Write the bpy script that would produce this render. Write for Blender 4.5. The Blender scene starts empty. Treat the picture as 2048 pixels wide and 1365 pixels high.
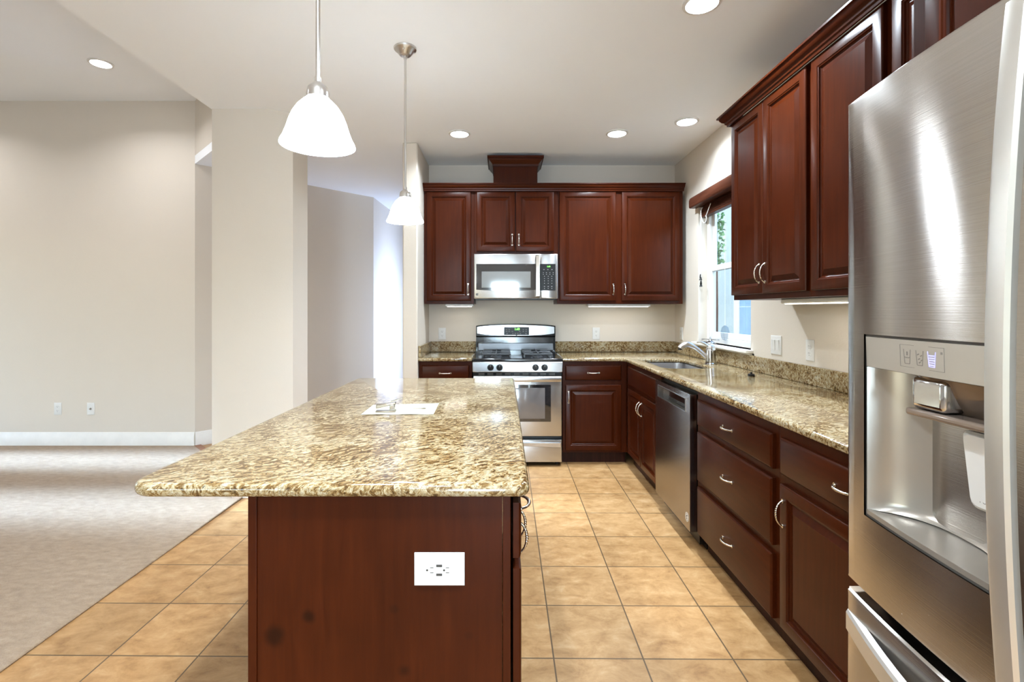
import bpy, bmesh, math, random
from mathutils import Vector, Matrix
random.seed(7)
PI = math.pi
SC = bpy.context.scene
COL = SC.collection

# ------------------------------------------------------------------ camera
cam_d = bpy.data.cameras.new('camera')
cam = bpy.data.objects.new('camera', cam_d)
COL.objects.link(cam)
cam.location = (0, 0, 1.32)
cam.rotation_euler = (PI / 2, 0, 0)
cam_d.sensor_fit = 'HORIZONTAL'
cam_d.sensor_width = 36.0
cam_d.lens = 995 / 2048 * 36
cam_d.shift_x = (1024 - 1005) / 2048
cam_d.shift_y = -(682.5 - 621) / 2048
cam_d.clip_start = 0.02
SC.camera = cam

# ------------------------------------------------------------------ view + world
SC.view_settings.view_transform = 'Standard'
SC.view_settings.look = 'None'
SC.view_settings.gamma = 1.0
SC.view_settings.use_curve_mapping = False
SC.view_settings.exposure = 1.55
SC.cycles.max_bounces = 10
SC.cycles.diffuse_bounces = 6
SC.cycles.glossy_bounces = 5
SC.cycles.transparent_max_bounces = 12
SC.cycles.caustics_reflective = False
SC.cycles.caustics_refractive = False
SC.cycles.sample_clamp_indirect = 6.0

world = bpy.data.worlds.new('world')
SC.world = world
world.use_nodes = True
wn = world.node_tree.nodes
wl = world.node_tree.links
bg = wn['Background']
sky = wn.new('ShaderNodeTexSky')
sky.sky_type = 'NISHITA'
sky.sun_disc = False
sky.sun_elevation = math.radians(50)
sky.sun_rotation = math.radians(200)
wl.new(sky.outputs[0], bg.inputs[0])
bg.inputs[1].default_value = 0.42


def daylight(name, loc, rot, sx, sy, power, col, spread=180):
    d = bpy.data.lights.new(name, 'AREA')
    d.shape = 'RECTANGLE'
    d.size, d.size_y = sx, sy
    d.energy = power
    d.color = col
    d.spread = math.radians(spread)
    o = bpy.data.objects.new(name, d)
    COL.objects.link(o)
    o.location = loc
    o.rotation_euler = rot
    return o


DAY = (0.68, 0.83, 1.0)
# daylight in the openings of the rooms: glass door and added wide fill window behind the viewer, living room windows, entry door
daylight('daylight_patio_door', (0.07, -4.12, 1.08), (PI / 2, 0, 0), 0.85, 1.95, 85, DAY)
daylight('fill_back_window', (-4.2, -4.12, 1.3), (PI / 2, 0, 0), 2.6, 1.9, 6, DAY)  # added fill light from behind and to the left
daylight('daylight_living_window', (-6.62, 3.32, 1.25), (PI / 2 - 0.28, 0, -PI / 2), 0.50, 1.7, 9.0, (0.55, 0.72, 1.0), 9)
daylight('daylight_living_window', (-6.62, 4.34, 1.25), (PI / 2 - 0.28, 0, -PI / 2), 0.46, 1.7, 9.0, (0.55, 0.72, 1.0), 9)
daylight('daylight_entry', (-0.70, 6.95, 1.0), (0, PI / 2, 0), 1.8, 0.8, 25, (0.55, 0.66, 1.0))


# ------------------------------------------------------------------ node helpers
def new_mat(name):
    m = bpy.data.materials.new(name)
    m.use_nodes = True
    nt = m.node_tree
    return m, nt, nt.nodes['Principled BSDF']


def N(nt, t, **kw):
    n = nt.nodes.new(t)
    for k, v in kw.items():
        if k in n.inputs:
            n.inputs[k].default_value = v
        else:
            setattr(n, k, v)
    return n


def ramp(nt, stops, interp='LINEAR'):
    r = nt.nodes.new('ShaderNodeValToRGB')
    r.color_ramp.interpolation = interp
    e = r.color_ramp.elements
    while len(e) < len(stops):
        e.new(0.5)
    for i, (p, c) in enumerate(stops):
        e[i].position = p
        e[i].color = (*c, 1) if len(c) == 3 else c
    return r


def mixc(nt, fac, a, b, mode='MIX'):
    m = nt.nodes.new('ShaderNodeMix')
    m.data_type = 'RGBA'
    m.blend_type = mode
    for sock, v in ((m.inputs['Factor'], fac), (m.inputs[6], a), (m.inputs[7], b)):
        if hasattr(v, 'is_linked') or hasattr(v, 'links'):
            nt.links.new(v, sock)
        elif isinstance(v, (int, float)):
            sock.default_value = v
        else:
            sock.default_value = (*v, 1)
    return m.outputs[2]


def coords(nt, scale=(1, 1, 1), rot=(0, 0, 0), loc=(0, 0, 0), kind='Object'):
    tc = nt.nodes.new('ShaderNodeTexCoord')
    mp = nt.nodes.new('ShaderNodeMapping')
    mp.inputs['Scale'].default_value = scale
    mp.inputs['Rotation'].default_value = rot
    mp.inputs['Location'].default_value = loc
    nt.links.new(tc.outputs[kind], mp.inputs[0])
    return mp.outputs[0]


def noise(nt, vec, scale, detail=4, rough=0.55, dist=0.0):
    n = N(nt, 'ShaderNodeTexNoise', Scale=scale, Detail=detail, Roughness=rough, Distortion=dist)
    nt.links.new(vec, n.inputs['Vector'])
    return n.outputs[0]


def bump(nt, bsdf, h, strength, dist=0.01):
    b = N(nt, 'ShaderNodeBump', Strength=strength, Distance=dist)
    nt.links.new(h, b.inputs['Height'])
    nt.links.new(b.outputs[0], bsdf.inputs['Normal'])
    return b


def plain(name, col, rough=0.5, metal=0.0, coat=0.0, spec=None, var=0.04, vscale=9):
    m, nt, b = new_mat(name)
    v = coords(nt)
    n = noise(nt, v, vscale, 3)
    lo = tuple(c * (1 - var) for c in col)
    hi = tuple(min(1, c * (1 + var)) for c in col)
    r = ramp(nt, [(0.3, lo), (0.7, hi)])
    nt.links.new(n, r.inputs[0])
    nt.links.new(r.outputs[0], b.inputs['Base Color'])
    b.inputs['Roughness'].default_value = rough
    b.inputs['Metallic'].default_value = metal
    b.inputs['Coat Weight'].default_value = coat
    b.inputs['Coat Roughness'].default_value = 0.08
    if spec is not None:
        b.inputs['Specular IOR Level'].default_value = spec
    return m


def paint(name, col, bs=0.12):
    m, nt, b = new_mat(name)
    v = coords(nt)
    n = noise(nt, v, 110, 2)
    nt.links.new(mixc(nt, noise(nt, v, 3.0, 2), tuple(c * 0.985 for c in col), tuple(min(1, c * 1.015) for c in col)), b.inputs['Base Color'])
    b.inputs['Roughness'].default_value = 0.6
    b.inputs['Specular IOR Level'].default_value = 0.3
    bump(nt, b, n, bs, 0.004)
    return m


def wood(name, dark, mid, light, rough=0.3, axis='Z'):
    m, nt, b = new_mat(name)
    sc = {'Z': (16, 16, 1.1), 'X': (1.1, 16, 16), 'Y': (16, 1.1, 16)}[axis]
    v = coords(nt, sc)
    n1 = noise(nt, v, 3.0, 6, 0.6, 0.6)
    n2 = noise(nt, coords(nt), 2.2, 3)
    r = ramp(nt, [(0.3, dark), (0.52, mid), (0.75, light)])
    nt.links.new(n1, r.inputs[0])
    r2 = ramp(nt, [(0.35, (0.82, 0.82, 0.82)), (0.65, (1.12, 1.12, 1.12))])
    nt.links.new(n2, r2.inputs[0])
    nt.links.new(mixc(nt, 1.0, r.outputs[0], r2.outputs[0], 'MULTIPLY'), b.inputs['Base Color'])
    b.inputs['Roughness'].default_value = rough
    b.inputs['Specular IOR Level'].default_value = 0.13
    b.inputs['Coat Weight'].default_value = 0.0
    b.inputs['Coat Roughness'].default_value = 0.18
    bump(nt, b, n1, 0.03, 0.003)
    return m


def worn_wood(name, spots):
    m = wood(name, (0.037, 0.0062, 0.0012), (0.047, 0.0082, 0.0016), (0.058, 0.0106, 0.0022))
    nt = m.node_tree
    b = nt.nodes['Principled BSDF']
    col = b.inputs['Base Color'].links[0].from_socket
    pos = coords(nt)
    wob = noise(nt, pos, 22, 3)
    for (y, z, r, k) in spots:
        d = N(nt, 'ShaderNodeVectorMath', operation='DISTANCE')
        nt.links.new(pos, d.inputs[0])
        d.inputs[1].default_value = (-0.006, y, z)
        a = N(nt, 'ShaderNodeMath', operation='MULTIPLY_ADD')
        nt.links.new(wob, a.inputs[0])
        a.inputs[1].default_value = r * 0.8
        nt.links.new(d.outputs['Value'], a.inputs[2])
        rr_ = N(nt, 'ShaderNodeMapRange')
        rr_.interpolation_type = 'SMOOTHSTEP'
        nt.links.new(a.outputs[0], rr_.inputs['Value'])
        rr_.inputs['From Min'].default_value = r * 0.7
        rr_.inputs['From Max'].default_value = r * 1.7
        rr_.inputs['To Min'].default_value = k
        rr_.inputs['To Max'].default_value = 0.0
        col = mixc(nt, rr_.outputs[0], col, (0.010, 0.0025, 0.001))
    nt.links.new(col, b.inputs['Base Color'])
    return m


def steel(name, col=(0.55, 0.555, 0.56), rough=0.26, aniso=0.7, brush='H', rot=0.25, groove=0.03):
    m, nt, b = new_mat(name)
    sc = (1.5, 1.5, 260) if brush == 'H' else (260, 260, 1.5)
    n = noise(nt, coords(nt, sc), 2.0, 3)
    r = ramp(nt, [(0.3, tuple(c * 0.94 for c in col)), (0.7, tuple(min(1, c * 1.05) for c in col))])
    nt.links.new(n, r.inputs[0])
    nt.links.new(r.outputs[0], b.inputs['Base Color'])
    b.inputs['Metallic'].default_value = 1.0
    b.inputs['Roughness'].default_value = rough
    b.inputs['Anisotropic'].default_value = aniso
    b.inputs['Anisotropic Rotation'].default_value = rot
    t = nt.nodes.new('ShaderNodeTangent')
    t.direction_type = 'RADIAL'
    t.axis = 'Z'
    nt.links.new(t.outputs[0], b.inputs['Tangent'])
    bump(nt, b, n, groove, 0.001)
    return m


def emit(name, col, strength):
    m, nt, b = new_mat(name)
    b.inputs['Base Color'].default_value = (*col, 1)
    b.inputs['Emission Color'].default_value = (*col, 1)
    b.inputs['Emission Strength'].default_value = strength
    b.inputs['Roughness'].default_value = 0.4
    return m


def clear_glass(name, tint=(1, 1, 1), gloss=0.1):
    m = bpy.data.materials.new(name)
    m.use_nodes = True
    nt = m.node_tree
    nt.nodes.remove(nt.nodes['Principled BSDF'])
    out = nt.nodes['Material Output']
    tr = N(nt, 'ShaderNodeBsdfTransparent', Color=(*tint, 1))
    gl = N(nt, 'ShaderNodeBsdfGlossy', Roughness=0.02)
    fr = N(nt, 'ShaderNodeFresnel', IOR=1.45)
    mx = nt.nodes.new('ShaderNodeMixShader')
    geo = nt.nodes.new('ShaderNodeNewGeometry')
    front = N(nt, 'ShaderNodeMath', operation='SUBTRACT')
    front.inputs[0].default_value = 1.0
    nt.links.new(geo.outputs['Backfacing'], front.inputs[1])
    fac = N(nt, 'ShaderNodeMath', operation='MULTIPLY')
    nt.links.new(fr.outputs[0], fac.inputs[0])
    nt.links.new(front.outputs[0], fac.inputs[1])
    nt.links.new(fac.outputs[0], mx.inputs[0])
    nt.links.new(tr.outputs[0], mx.inputs[1])
    nt.links.new(gl.outputs[0], mx.inputs[2])
    nt.links.new(mx.outputs[0], out.inputs[0])
    return m


def granite(name):
    m, nt, b = new_mat(name)
    warp = noise(nt, coords(nt), 3.2, 3)
    base = coords(nt, (1, 1, 1), (0, 0, math.radians(-38)))
    add = nt.nodes.new('ShaderNodeVectorMath')
    add.operation = 'MULTIPLY_ADD'
    wv = N(nt, 'ShaderNodeTexNoise', Scale=2.6, Detail=2.0)
    nt.links.new(base, wv.inputs['Vector'])
    nt.links.new(wv.outputs[1], add.inputs[0])
    add.inputs[1].default_value = (0.22, 0.22, 0.22)
    nt.links.new(base, add.inputs[2])
    mp = nt.nodes.new('ShaderNodeMapping')
    mp.inputs['Scale'].default_value = (38, 82, 60)
    nt.links.new(add.outputs[0], mp.inputs[0])
    vec = mp.outputs[0]
    big = noise(nt, coords(nt), 5.5, 3, 0.6, 0.8)                 # denser and paler regions
    n1 = noise(nt, vec, 1.15, 8, 0.66, 0.9)
    sh = N(nt, 'ShaderNodeMath', operation='MULTIPLY_ADD')
    nt.links.new(big, sh.inputs[0])
    sh.inputs[1].default_value = 0.34
    nt.links.new(n1, sh.inputs[2])
    off = N(nt, 'ShaderNodeMath', operation='SUBTRACT')
    nt.links.new(sh.outputs[0], off.inputs[0])
    off.inputs[1].default_value = 0.17
    c1 = ramp(nt, [(0.31, (0.030, 0.017, 0.007)), (0.40, (0.095, 0.050, 0.016)), (0.465, (0.215, 0.128, 0.044)),
                   (0.51, (0.36, 0.275, 0.145)), (0.60, (0.44, 0.385, 0.265)), (0.75, (0.50, 0.46, 0.36))])
    nt.links.new(off.outputs[0], c1.inputs[0])
    # thin brown veins between the crystals
    nv = noise(nt, vec, 1.0, 5, 0.6, 1.4)
    dv = N(nt, 'ShaderNodeMath', operation='SUBTRACT')
    nt.links.new(nv, dv.inputs[0])
    dv.inputs[1].default_value = 0.5
    av = N(nt, 'ShaderNodeMath', operation='ABSOLUTE')
    nt.links.new(dv.outputs[0], av.inputs[0])
    cv = ramp(nt, [(0.0, (0.95, 0.95, 0.95)), (0.030, (0, 0, 0))])
    nt.links.new(av.outputs[0], cv.inputs[0])
    col = mixc(nt, cv.outputs[0], c1.outputs[0], (0.115, 0.062, 0.022))
    # dark mineral chips
    n2 = noise(nt, vec, 1.9, 6, 0.72, 0.5)
    c2 = ramp(nt, [(0.345, (1, 1, 1)), (0.405, (0, 0, 0))])
    nt.links.new(n2, c2.inputs[0])
    col = mixc(nt, c2.outputs[0], col, (0.030, 0.020, 0.013))
    nt.links.new(col, b.inputs['Base Color'])
    b.inputs['Roughness'].default_value = 0.10
    b.inputs['Specular IOR Level'].default_value = 0.6
    return m


def tiles(name):
    m, nt, b = new_mat(name)
    v = coords(nt, (1, 1, 1), (0, 0, math.radians(0.5)), (-0.855 + 0.3387 * 9, -1.8871 + 0.3387 * 20, 0))
    br = N(nt, 'ShaderNodeTexBrick', offset=0.0, squash=1.0)
    br.inputs['Scale'].default_value = 1.0
    br.inputs['Brick Width'].default_value = 0.3387
    br.inputs['Row Height'].default_value = 0.3387
    br.inputs['Mortar Size'].default_value = 0.0032
    br.inputs['Mortar Smooth'].default_value = 0.15
    br.inputs['Bias'].default_value = 0.0
    br.inputs['Color1'].default_value = (0.88, 0.88, 0.88, 1)
    br.inputs['Color2'].default_value = (1.06, 1.04, 1.02, 1)
    br.inputs['Mortar'].default_value = (1, 1, 1, 1)
    nt.links.new(v, br.inputs['Vector'])
    n1 = noise(nt, coords(nt, (1, 1.5, 1)), 9.0, 9, 0.70, 0.35)
    r = ramp(nt, [(0.28, (0.25, 0.120, 0.042)), (0.43, (0.38, 0.208, 0.080)), (0.57, (0.47, 0.275, 0.118)), (0.74, (0.56, 0.375, 0.20))])
    nt.links.new(n1, r.inputs[0])
    body = mixc(nt, 1.0, r.outputs[0], br.outputs[0], 'MULTIPLY')
    col = mixc(nt, br.outputs[1], body, (0.115, 0.068, 0.032))
    nt.links.new(col, b.inputs['Base Color'])
    b.inputs['Roughness'].default_value = 0.42
    b.inputs['Specular IOR Level'].default_value = 0.35
    inv = N(nt, 'ShaderNodeMath', operation='MULTIPLY_ADD')
    nt.links.new(br.outputs[1], inv.inputs[0])
    inv.inputs[1].default_value = -1.0
    nt.links.new(n1, inv.inputs[2])
    bump(nt, b, inv.outputs[0], 0.25, 0.004)
    return m


def carpet_mat(name):
    m, nt, b = new_mat(name)
    v = coords(nt)
    fine = noise(nt, v, 260, 3, 0.7)
    mid = noise(nt, coords(nt, (1, 2.2, 1), (0, 0, 0.35)), 16, 5, 0.65)
    r = ramp(nt, [(0.30, (0.23, 0.148, 0.085)), (0.50, (0.36, 0.248, 0.152)), (0.72, (0.48, 0.352, 0.228))])
    mixv = N(nt, 'ShaderNodeMath', operation='MULTIPLY_ADD')
    nt.links.new(fine, mixv.inputs[0])
    mixv.inputs[1].default_value = 0.45
    sc = N(nt, 'ShaderNodeMath', operation='MULTIPLY')
    nt.links.new(mid, sc.inputs[0])
    sc.inputs[1].default_value = 0.55
    nt.links.new(sc.outputs[0], mixv.inputs[2])
    nt.links.new(mixv.outputs[0], r.inputs[0])
    nt.links.new(r.outputs[0], b.inputs['Base Color'])
    b.inputs['Roughness'].default_value = 1.0
    b.inputs['Specular IOR Level'].default_value = 0.05
    b.inputs['Sheen Weight'].default_value = 0.25
    bump(nt, b, mixv.outputs[0], 0.9, 0.012)
    return m


WALLC = (0.66, 0.60, 0.525)
M = dict(
    wall=paint('wall_paint', WALLC),
    ceil=paint('ceiling_paint', (0.89, 0.915, 0.95), 0.06),
    trim=plain('white_trim_paint', (0.80, 0.78, 0.74), 0.4),
    tile=tiles('beige_ceramic_tile'),
    carpet=carpet_mat('beige_carpet'),
    granite=granite('speckled_granite'),
    wood=wood('cherry_wood', (0.037, 0.0062, 0.0012), (0.047, 0.0082, 0.0016), (0.058, 0.0106, 0.0022)),
    woodx=wood('cherry_wood_across', (0.037, 0.0062, 0.0012), (0.047, 0.0082, 0.0016), (0.058, 0.0106, 0.0022), axis='X'),
    wood_worn=worn_wood('cherry_wood_stained', [(0.562, 0.545, 0.026, 0.75), (0.481, 0.590, 0.017, 0.75), (0.254, 0.462, 0.016, 0.6), (0.278, 0.608, 0.011, 0.4), (0.10, 0.545, 0.012, 0.3)]),
    wood_dark=wood('cherry_wood_toe_kick', (0.020, 0.006, 0.004), (0.030, 0.009, 0.006), (0.045, 0.014, 0.009)),  # darker cherry tone, used on the toe kicks
    steel=steel('brushed_steel'),
    steel_f=steel('fridge_steel', (0.53, 0.505, 0.48), 0.20, 1.0, groove=0.16),
    steel_d=steel('dishwasher_steel', (0.36, 0.33, 0.31), 0.24, 0.7),
    steel_v=steel('dark_vent_steel', (0.13, 0.13, 0.135), 0.3, 0.5),
    steel_sink=steel('sink_steel', (0.45, 0.45, 0.46), 0.3, 0.4),
    satin=plain('satin_aluminium', (0.66, 0.64, 0.60), 0.40, 0.85),
    nickel=plain('satin_nickel', (0.68, 0.63, 0.56), 0.22, 1.0),
    chrome=plain('chrome', (0.62, 0.63, 0.65), 0.10, 1.0),
    brushed=plain('brushed_nickel_lamp', (0.62, 0.60, 0.58), 0.28, 1.0),
    black=plain('black_enamel', (0.010, 0.010, 0.011), 0.12, 0, 0.3),
    blackm=plain('black_plastic', (0.011, 0.010, 0.010), 0.32, 0, 0, 0.25),
    iron=plain('cast_iron', (0.035, 0.037, 0.042), 0.35),
    dglass=plain('dark_glass', (0.018, 0.018, 0.020), 0.04, 0, 0.6, 0.8),
    oglass=plain('oven_window_glass', (0.16, 0.15, 0.15), 0.10, 0, 0.5, 0.8),
    mglass=plain('microwave_window_glass', (0.20, 0.21, 0.21), 0.05, 0, 0.6, 0.9),
    silver=plain('silver_plastic', (0.50, 0.47, 0.42), 0.30, 0.55),
    silver_d=plain('silver_plastic_recess', (0.42, 0.385, 0.34), 0.26, 0.6),
    smoke=plain('smoked_plastic', (0.20, 0.15, 0.12), 0.12, 0.2, 0.4),
    white=plain('white_plastic', (0.70, 0.695, 0.68), 0.35),
    vinyl=plain('white_vinyl', (0.78, 0.78, 0.76), 0.4),
    slot=plain('dark_slot', (0.05, 0.045, 0.04), 0.6),
    grey=plain('grey_print', (0.20, 0.18, 0.16), 0.5),
    pale_print=plain('pale_print', (0.45, 0.44, 0.42), 0.5),
    paper=plain('cream_paper', (0.52, 0.505, 0.40), 0.7),
    stapler=plain('worn_metal', (0.30, 0.25, 0.19), 0.3, 0.9),
    glass=clear_glass('window_glass', (0.92, 0.97, 0.98)),
    plastic=clear_glass('clear_plastic', (0.75, 0.80, 0.86)),
    shade=emit('lit_opal_glass', (0.86, 0.94, 1.0), 11.5),
    can=emit('lit_lamp_lens', (0.90, 0.95, 1.0), 8.0),
    can_dim=emit('dimmed_lamp_lens', (1.0, 0.96, 0.90), 8.0),
    bar_lens=emit('light_bar_lens_added_glow', (1.0, 0.93, 0.82), 3.0),  # glow added to unlit bars to brighten the wall below
    green=emit('green_display', (0.15, 0.9, 0.08), 2.2),
    blue=emit('blue_indicator', (0.38, 0.38, 1.0), 0.30),
    siding=plain('neighbour_siding', (0.36, 0.50, 0.60), 0.8, 0, 0, None, 0.10, 6),
    gwall=plain('grey_green_render', (0.42, 0.42, 0.36), 0.8),
    leafm=plain('leaf_green', (0.10, 0.22, 0.07), 0.6, 0, 0, None, 0.4, 12),
    ground=plain('outside_ground', (0.30, 0.28, 0.22), 0.9),
    woodfloor=wood('hall_wood_strip', (0.20, 0.07, 0.02), (0.28, 0.10, 0.035), (0.36, 0.14, 0.05)),
    blind=wood('walnut_blind', (0.045, 0.014, 0.008), (0.075, 0.024, 0.013), (0.10, 0.034, 0.018), axis='Y'),
    cord=plain('white_cord', (0.82, 0.82, 0.82), 0.6),
)


# ------------------------------------------------------------------ mesh helpers
class MB:
    def __init__(s):
        s.v, s.f = [], []

    def add(s, vs, fs):
        k = len(s.v)
        s.v += [tuple(p) for p in vs]
        s.f += [tuple(i + k for i in f) for f in fs]
        return s

    def box(s, x0, x1, y0, y1, z0, z1):
        return s.add([(x0, y0, z0), (x1, y0, z0), (x1, y1, z0), (x0, y1, z0), (x0, y0, z1), (x1, y0, z1), (x1, y1, z1), (x0, y1, z1)],
                     [(0, 3, 2, 1), (4, 5, 6, 7), (0, 1, 5, 4), (1, 2, 6, 5), (2, 3, 7, 6), (3, 0, 4, 7)])

    def prism(s, poly, z0, z1):
        n = len(poly)
        return s.add([(x, y, z0) for x, y in poly] + [(x, y, z1) for x, y in poly],
                     [tuple(range(n - 1, -1, -1)), tuple(range(n, 2 * n))] + [(i, (i + 1) % n, (i + 1) % n + n, i + n) for i in range(n)])

    def loft(s, rings, cap0=True, cap1=True, closed=True):
        n = len(rings[0])
        vs = [p for r in rings for p in r]
        fs = []
        for k in range(len(rings) - 1):
            for i in range(n if closed else n - 1):
                j = (i + 1) % n
                fs.append((k * n + i, k * n + j, (k + 1) * n + j, (k + 1) * n + i))
        if cap0:
            fs.append(tuple(range(n - 1, -1, -1)))
        if cap1:
            fs.append(tuple(range((len(rings) - 1) * n, len(rings) * n)))
        return s.add(vs, fs)

    def lathe(s, prof, n=32, c=(0, 0, 0), axis='Z', cap0=True, cap1=True):
        rings = []
        for r, h in prof:
            ring = []
            for i in range(n):
                a = 2 * PI * i / n
                u, w = r * math.cos(a), r * math.sin(a)
                p = {'Z': (u, w, h), 'Y': (u, h, w), 'X': (h, u, w)}[axis]
                ring.append((p[0] + c[0], p[1] + c[1], p[2] + c[2]))
            rings.append(ring)
        return s.loft(rings, cap0, cap1)

    def tube(s, pts, rad, n=10, cap=True, flat=None):
        pts = [Vector(p) for p in pts]
        m = len(pts)
        rings = []
        up = None
        for i in range(m):
            t = (pts[min(i + 1, m - 1)] - pts[max(i - 1, 0)]).normalized()
            if up is None:
                up = Vector((0, 0, 1)) if abs(t.z) < 0.9 else Vector((1, 0, 0))
            a = t.cross(up).normalized()
            b = a.cross(t).normalized()
            up = b
            r = rad[i] if isinstance(rad, (list, tuple)) else rad
            ra, rb = (r, r) if flat is None else (r * flat[0], r * flat[1])
            rings.append([pts[i] + a * ra * math.cos(2 * PI * k / n) + b * rb * math.sin(2 * PI * k / n) for k in range(n)])
        return s.loft(rings, cap, cap)

    def build(s, name, mat, parent=None, bevel=0.0, smooth=35, seg=2, loc=None, rotz=None):
        me = bpy.data.meshes.new(name)
        bm = bmesh.new()
        vs = [bm.verts.new(p) for p in s.v]
        for f in s.f:
            try:
                bm.faces.new([vs[i] for i in f])
            except ValueError:
                pass
        bmesh.ops.recalc_face_normals(bm, faces=bm.faces)
        bm.to_mesh(me)
        bm.free()
        return link(name, me, mat, parent, bevel, smooth, seg, loc, rotz)


def link(name, me, mat, parent=None, bevel=0.0, smooth=35, seg=2, loc=None, rotz=None):
    if mat is not None:
        me.materials.clear()
        me.materials.append(M[mat] if isinstance(mat, str) else mat)
    if smooth:
        me.polygons.foreach_set('use_smooth', [True] * len(me.polygons))
        me.set_sharp_from_angle(angle=math.radians(smooth))
    o = bpy.data.objects.new(name, me)
    COL.objects.link(o)
    if parent is not None:
        o.parent = parent
    if loc is not None:
        o.location = loc
    if rotz is not None:
        o.rotation_euler = (0, 0, rotz)
    if bevel:
        b = o.modifiers.new('bevel', 'BEVEL')
        b.width = bevel
        b.segments = seg
        b.limit_method = 'ANGLE'
        b.angle_limit = math.radians(50)
    return o


def tag(o, label, cat, group=None, kind='thing'):
    o['label'] = label
    o['category'] = cat
    o['kind'] = kind
    if group:
        o['group'] = group
    return o


def thing(name, label, cat, loc=(0, 0, 0), rotz=0.0, group=None):
    o = bpy.data.objects.new(name, None)
    o.empty_display_size = 0.05
    COL.objects.link(o)
    o.location = loc
    o.rotation_euler = (0, 0, rotz)
    return tag(o, label, cat, group)


def struct(name, mb, mat, bevel=0.0, **kw):
    o = mb.build(name, mat, None, bevel, **kw)
    o['kind'] = 'structure'
    return o


def copy_tree(o, parent=None):
    c = o.copy()
    COL.objects.link(c)
    if parent is not None:
        c.parent = parent
    for ch in list(o.children):
        copy_tree(ch, c)
    return c


def text(name, body, size, mat, parent, mw, extrude=0.0004, align='CENTER'):
    cu = bpy.data.curves.new(name, 'FONT')
    cu.body = body
    cu.size = size
    cu.extrude = extrude
    cu.align_x = align
    cu.align_y = 'CENTER'
    t = bpy.data.objects.new(name, cu)
    COL.objects.link(t)
    bpy.context.view_layer.update()
    me = bpy.data.meshes.new_from_object(t.evaluated_get(bpy.context.evaluated_depsgraph_get()))
    bpy.data.objects.remove(t)
    me.transform(mw)
    return link(name, me, mat, parent, smooth=0)


FRONT = Matrix.Rotation(PI / 2, 4, 'X')      # text lying in xy -> standing in xz, facing -y


def slab(name, polys, z0, z1, r, mat, parent=None):
    """stone slab with rounded edges; polys[0] outer outline, others holes"""
    cu = bpy.data.curves.new(name, 'CURVE')
    cu.dimensions = '2D'
    cu.fill_mode = 'BOTH'
    cu.extrude = (z1 - z0) / 2 - r
    cu.bevel_depth = r
    cu.bevel_resolution = 4
    cu.offset = -r
    for p in polys:
        sp = cu.splines.new('POLY')
        sp.points.add(len(p) - 1)
        for i, (x, y) in enumerate(p):
            sp.points[i].co = (x, y, 0, 1)
        sp.use_cyclic_u = True
    t = bpy.data.objects.new(name, cu)
    COL.objects.link(t)
    bpy.context.view_layer.update()
    me = bpy.data.meshes.new_from_object(t.evaluated_get(bpy.context.evaluated_depsgraph_get()))
    bpy.data.objects.remove(t)
    me.transform(Matrix.Translation((0, 0, (z0 + z1) / 2)))
    bm = bmesh.new()
    bm.from_mesh(me)
    bmesh.ops.remove_doubles(bm, verts=bm.verts, dist=1e-5)
    bmesh.ops.recalc_face_normals(bm, faces=bm.faces)
    bm.to_mesh(me)
    bm.free()
    return link(name, me, mat, parent, smooth=40)


def round_poly(pts, radii, seg=6):
    out = []
    n = len(pts)
    for i in range(n):
        r = radii[i]
        p = Vector(pts[i])
        if r <= 0:
            out.append(tuple(p))
            continue
        a = (Vector(pts[i - 1]) - p).normalized()
        b = (Vector(pts[(i + 1) % n]) - p).normalized()
        ang = a.angle(b)
        d = r / math.tan(ang / 2)
        c = p + (a + b).normalized() * (r / math.sin(ang / 2))
        p0, p1 = p + a * d, p + b * d
        a0 = math.atan2(p0.y - c.y, p0.x - c.x)
        a1 = math.atan2(p1.y - c.y, p1.x - c.x)
        da = (a1 - a0 + PI) % (2 * PI) - PI
        for k in range(seg + 1):
            t = a0 + da * k / seg
            out.append((c.x + r * math.cos(t), c.y + r * math.sin(t)))
    return out


def sweep(mb, path, prof):
    """profile (out, z) swept along a level path with mitred corners; 'out' is to the right of travel"""
    P = [Vector(p) for p in path]
    rings = []
    for i, p in enumerate(P):
        d0 = (P[i] - P[i - 1]).normalized() if i > 0 else None
        d1 = (P[i + 1] - P[i]).normalized() if i < len(P) - 1 else None
        if d0 is None:
            d0 = d1
        if d1 is None:
            d1 = d0
        n0, n1 = Vector((d0.y, -d0.x)), Vector((d1.y, -d1.x))
        nn = (n0 + n1).normalized()
        k = 1.0 / max(0.2, nn.dot(n0))
        rings.append([(p.x + nn.x * o * k, p.y + nn.y * o * k, z) for o, z in prof])
    return mb.loft(rings, True, True)


def on_wall(wall, u, z):
    """location + rotation for a small thing lying flat on a wall, its face towards the room"""
    return {'back': ((u, 4.88, z), 0.0), 'right': ((1.69, u, z), -PI / 2), 'living': ((u, 4.829, z), 0.0)}[wall]


# ------------------------------------------------------------------ the setting
CEIL, LCEIL = 2.743, 3.353
XR, YB, XL, YF, XLIV = 1.69, 4.88, -0.72, -4.0, -6.5
struct('floor', MB().box(XLIV, XR + 0.15, YF - 0.1, 8.5, -0.1, 0), 'tile')
cp = MB().prism([(XLIV, YF), (-1.825, YF), (-1.825, 3.62), (-2.985, 4.829), (XLIV, 4.829)], 0.0, 0.010).build('carpet', 'carpet', bevel=0.005)
tag(cp, 'beige cut pile carpet covering the living room floor beside the tiles', 'carpet', kind='stuff')

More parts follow.
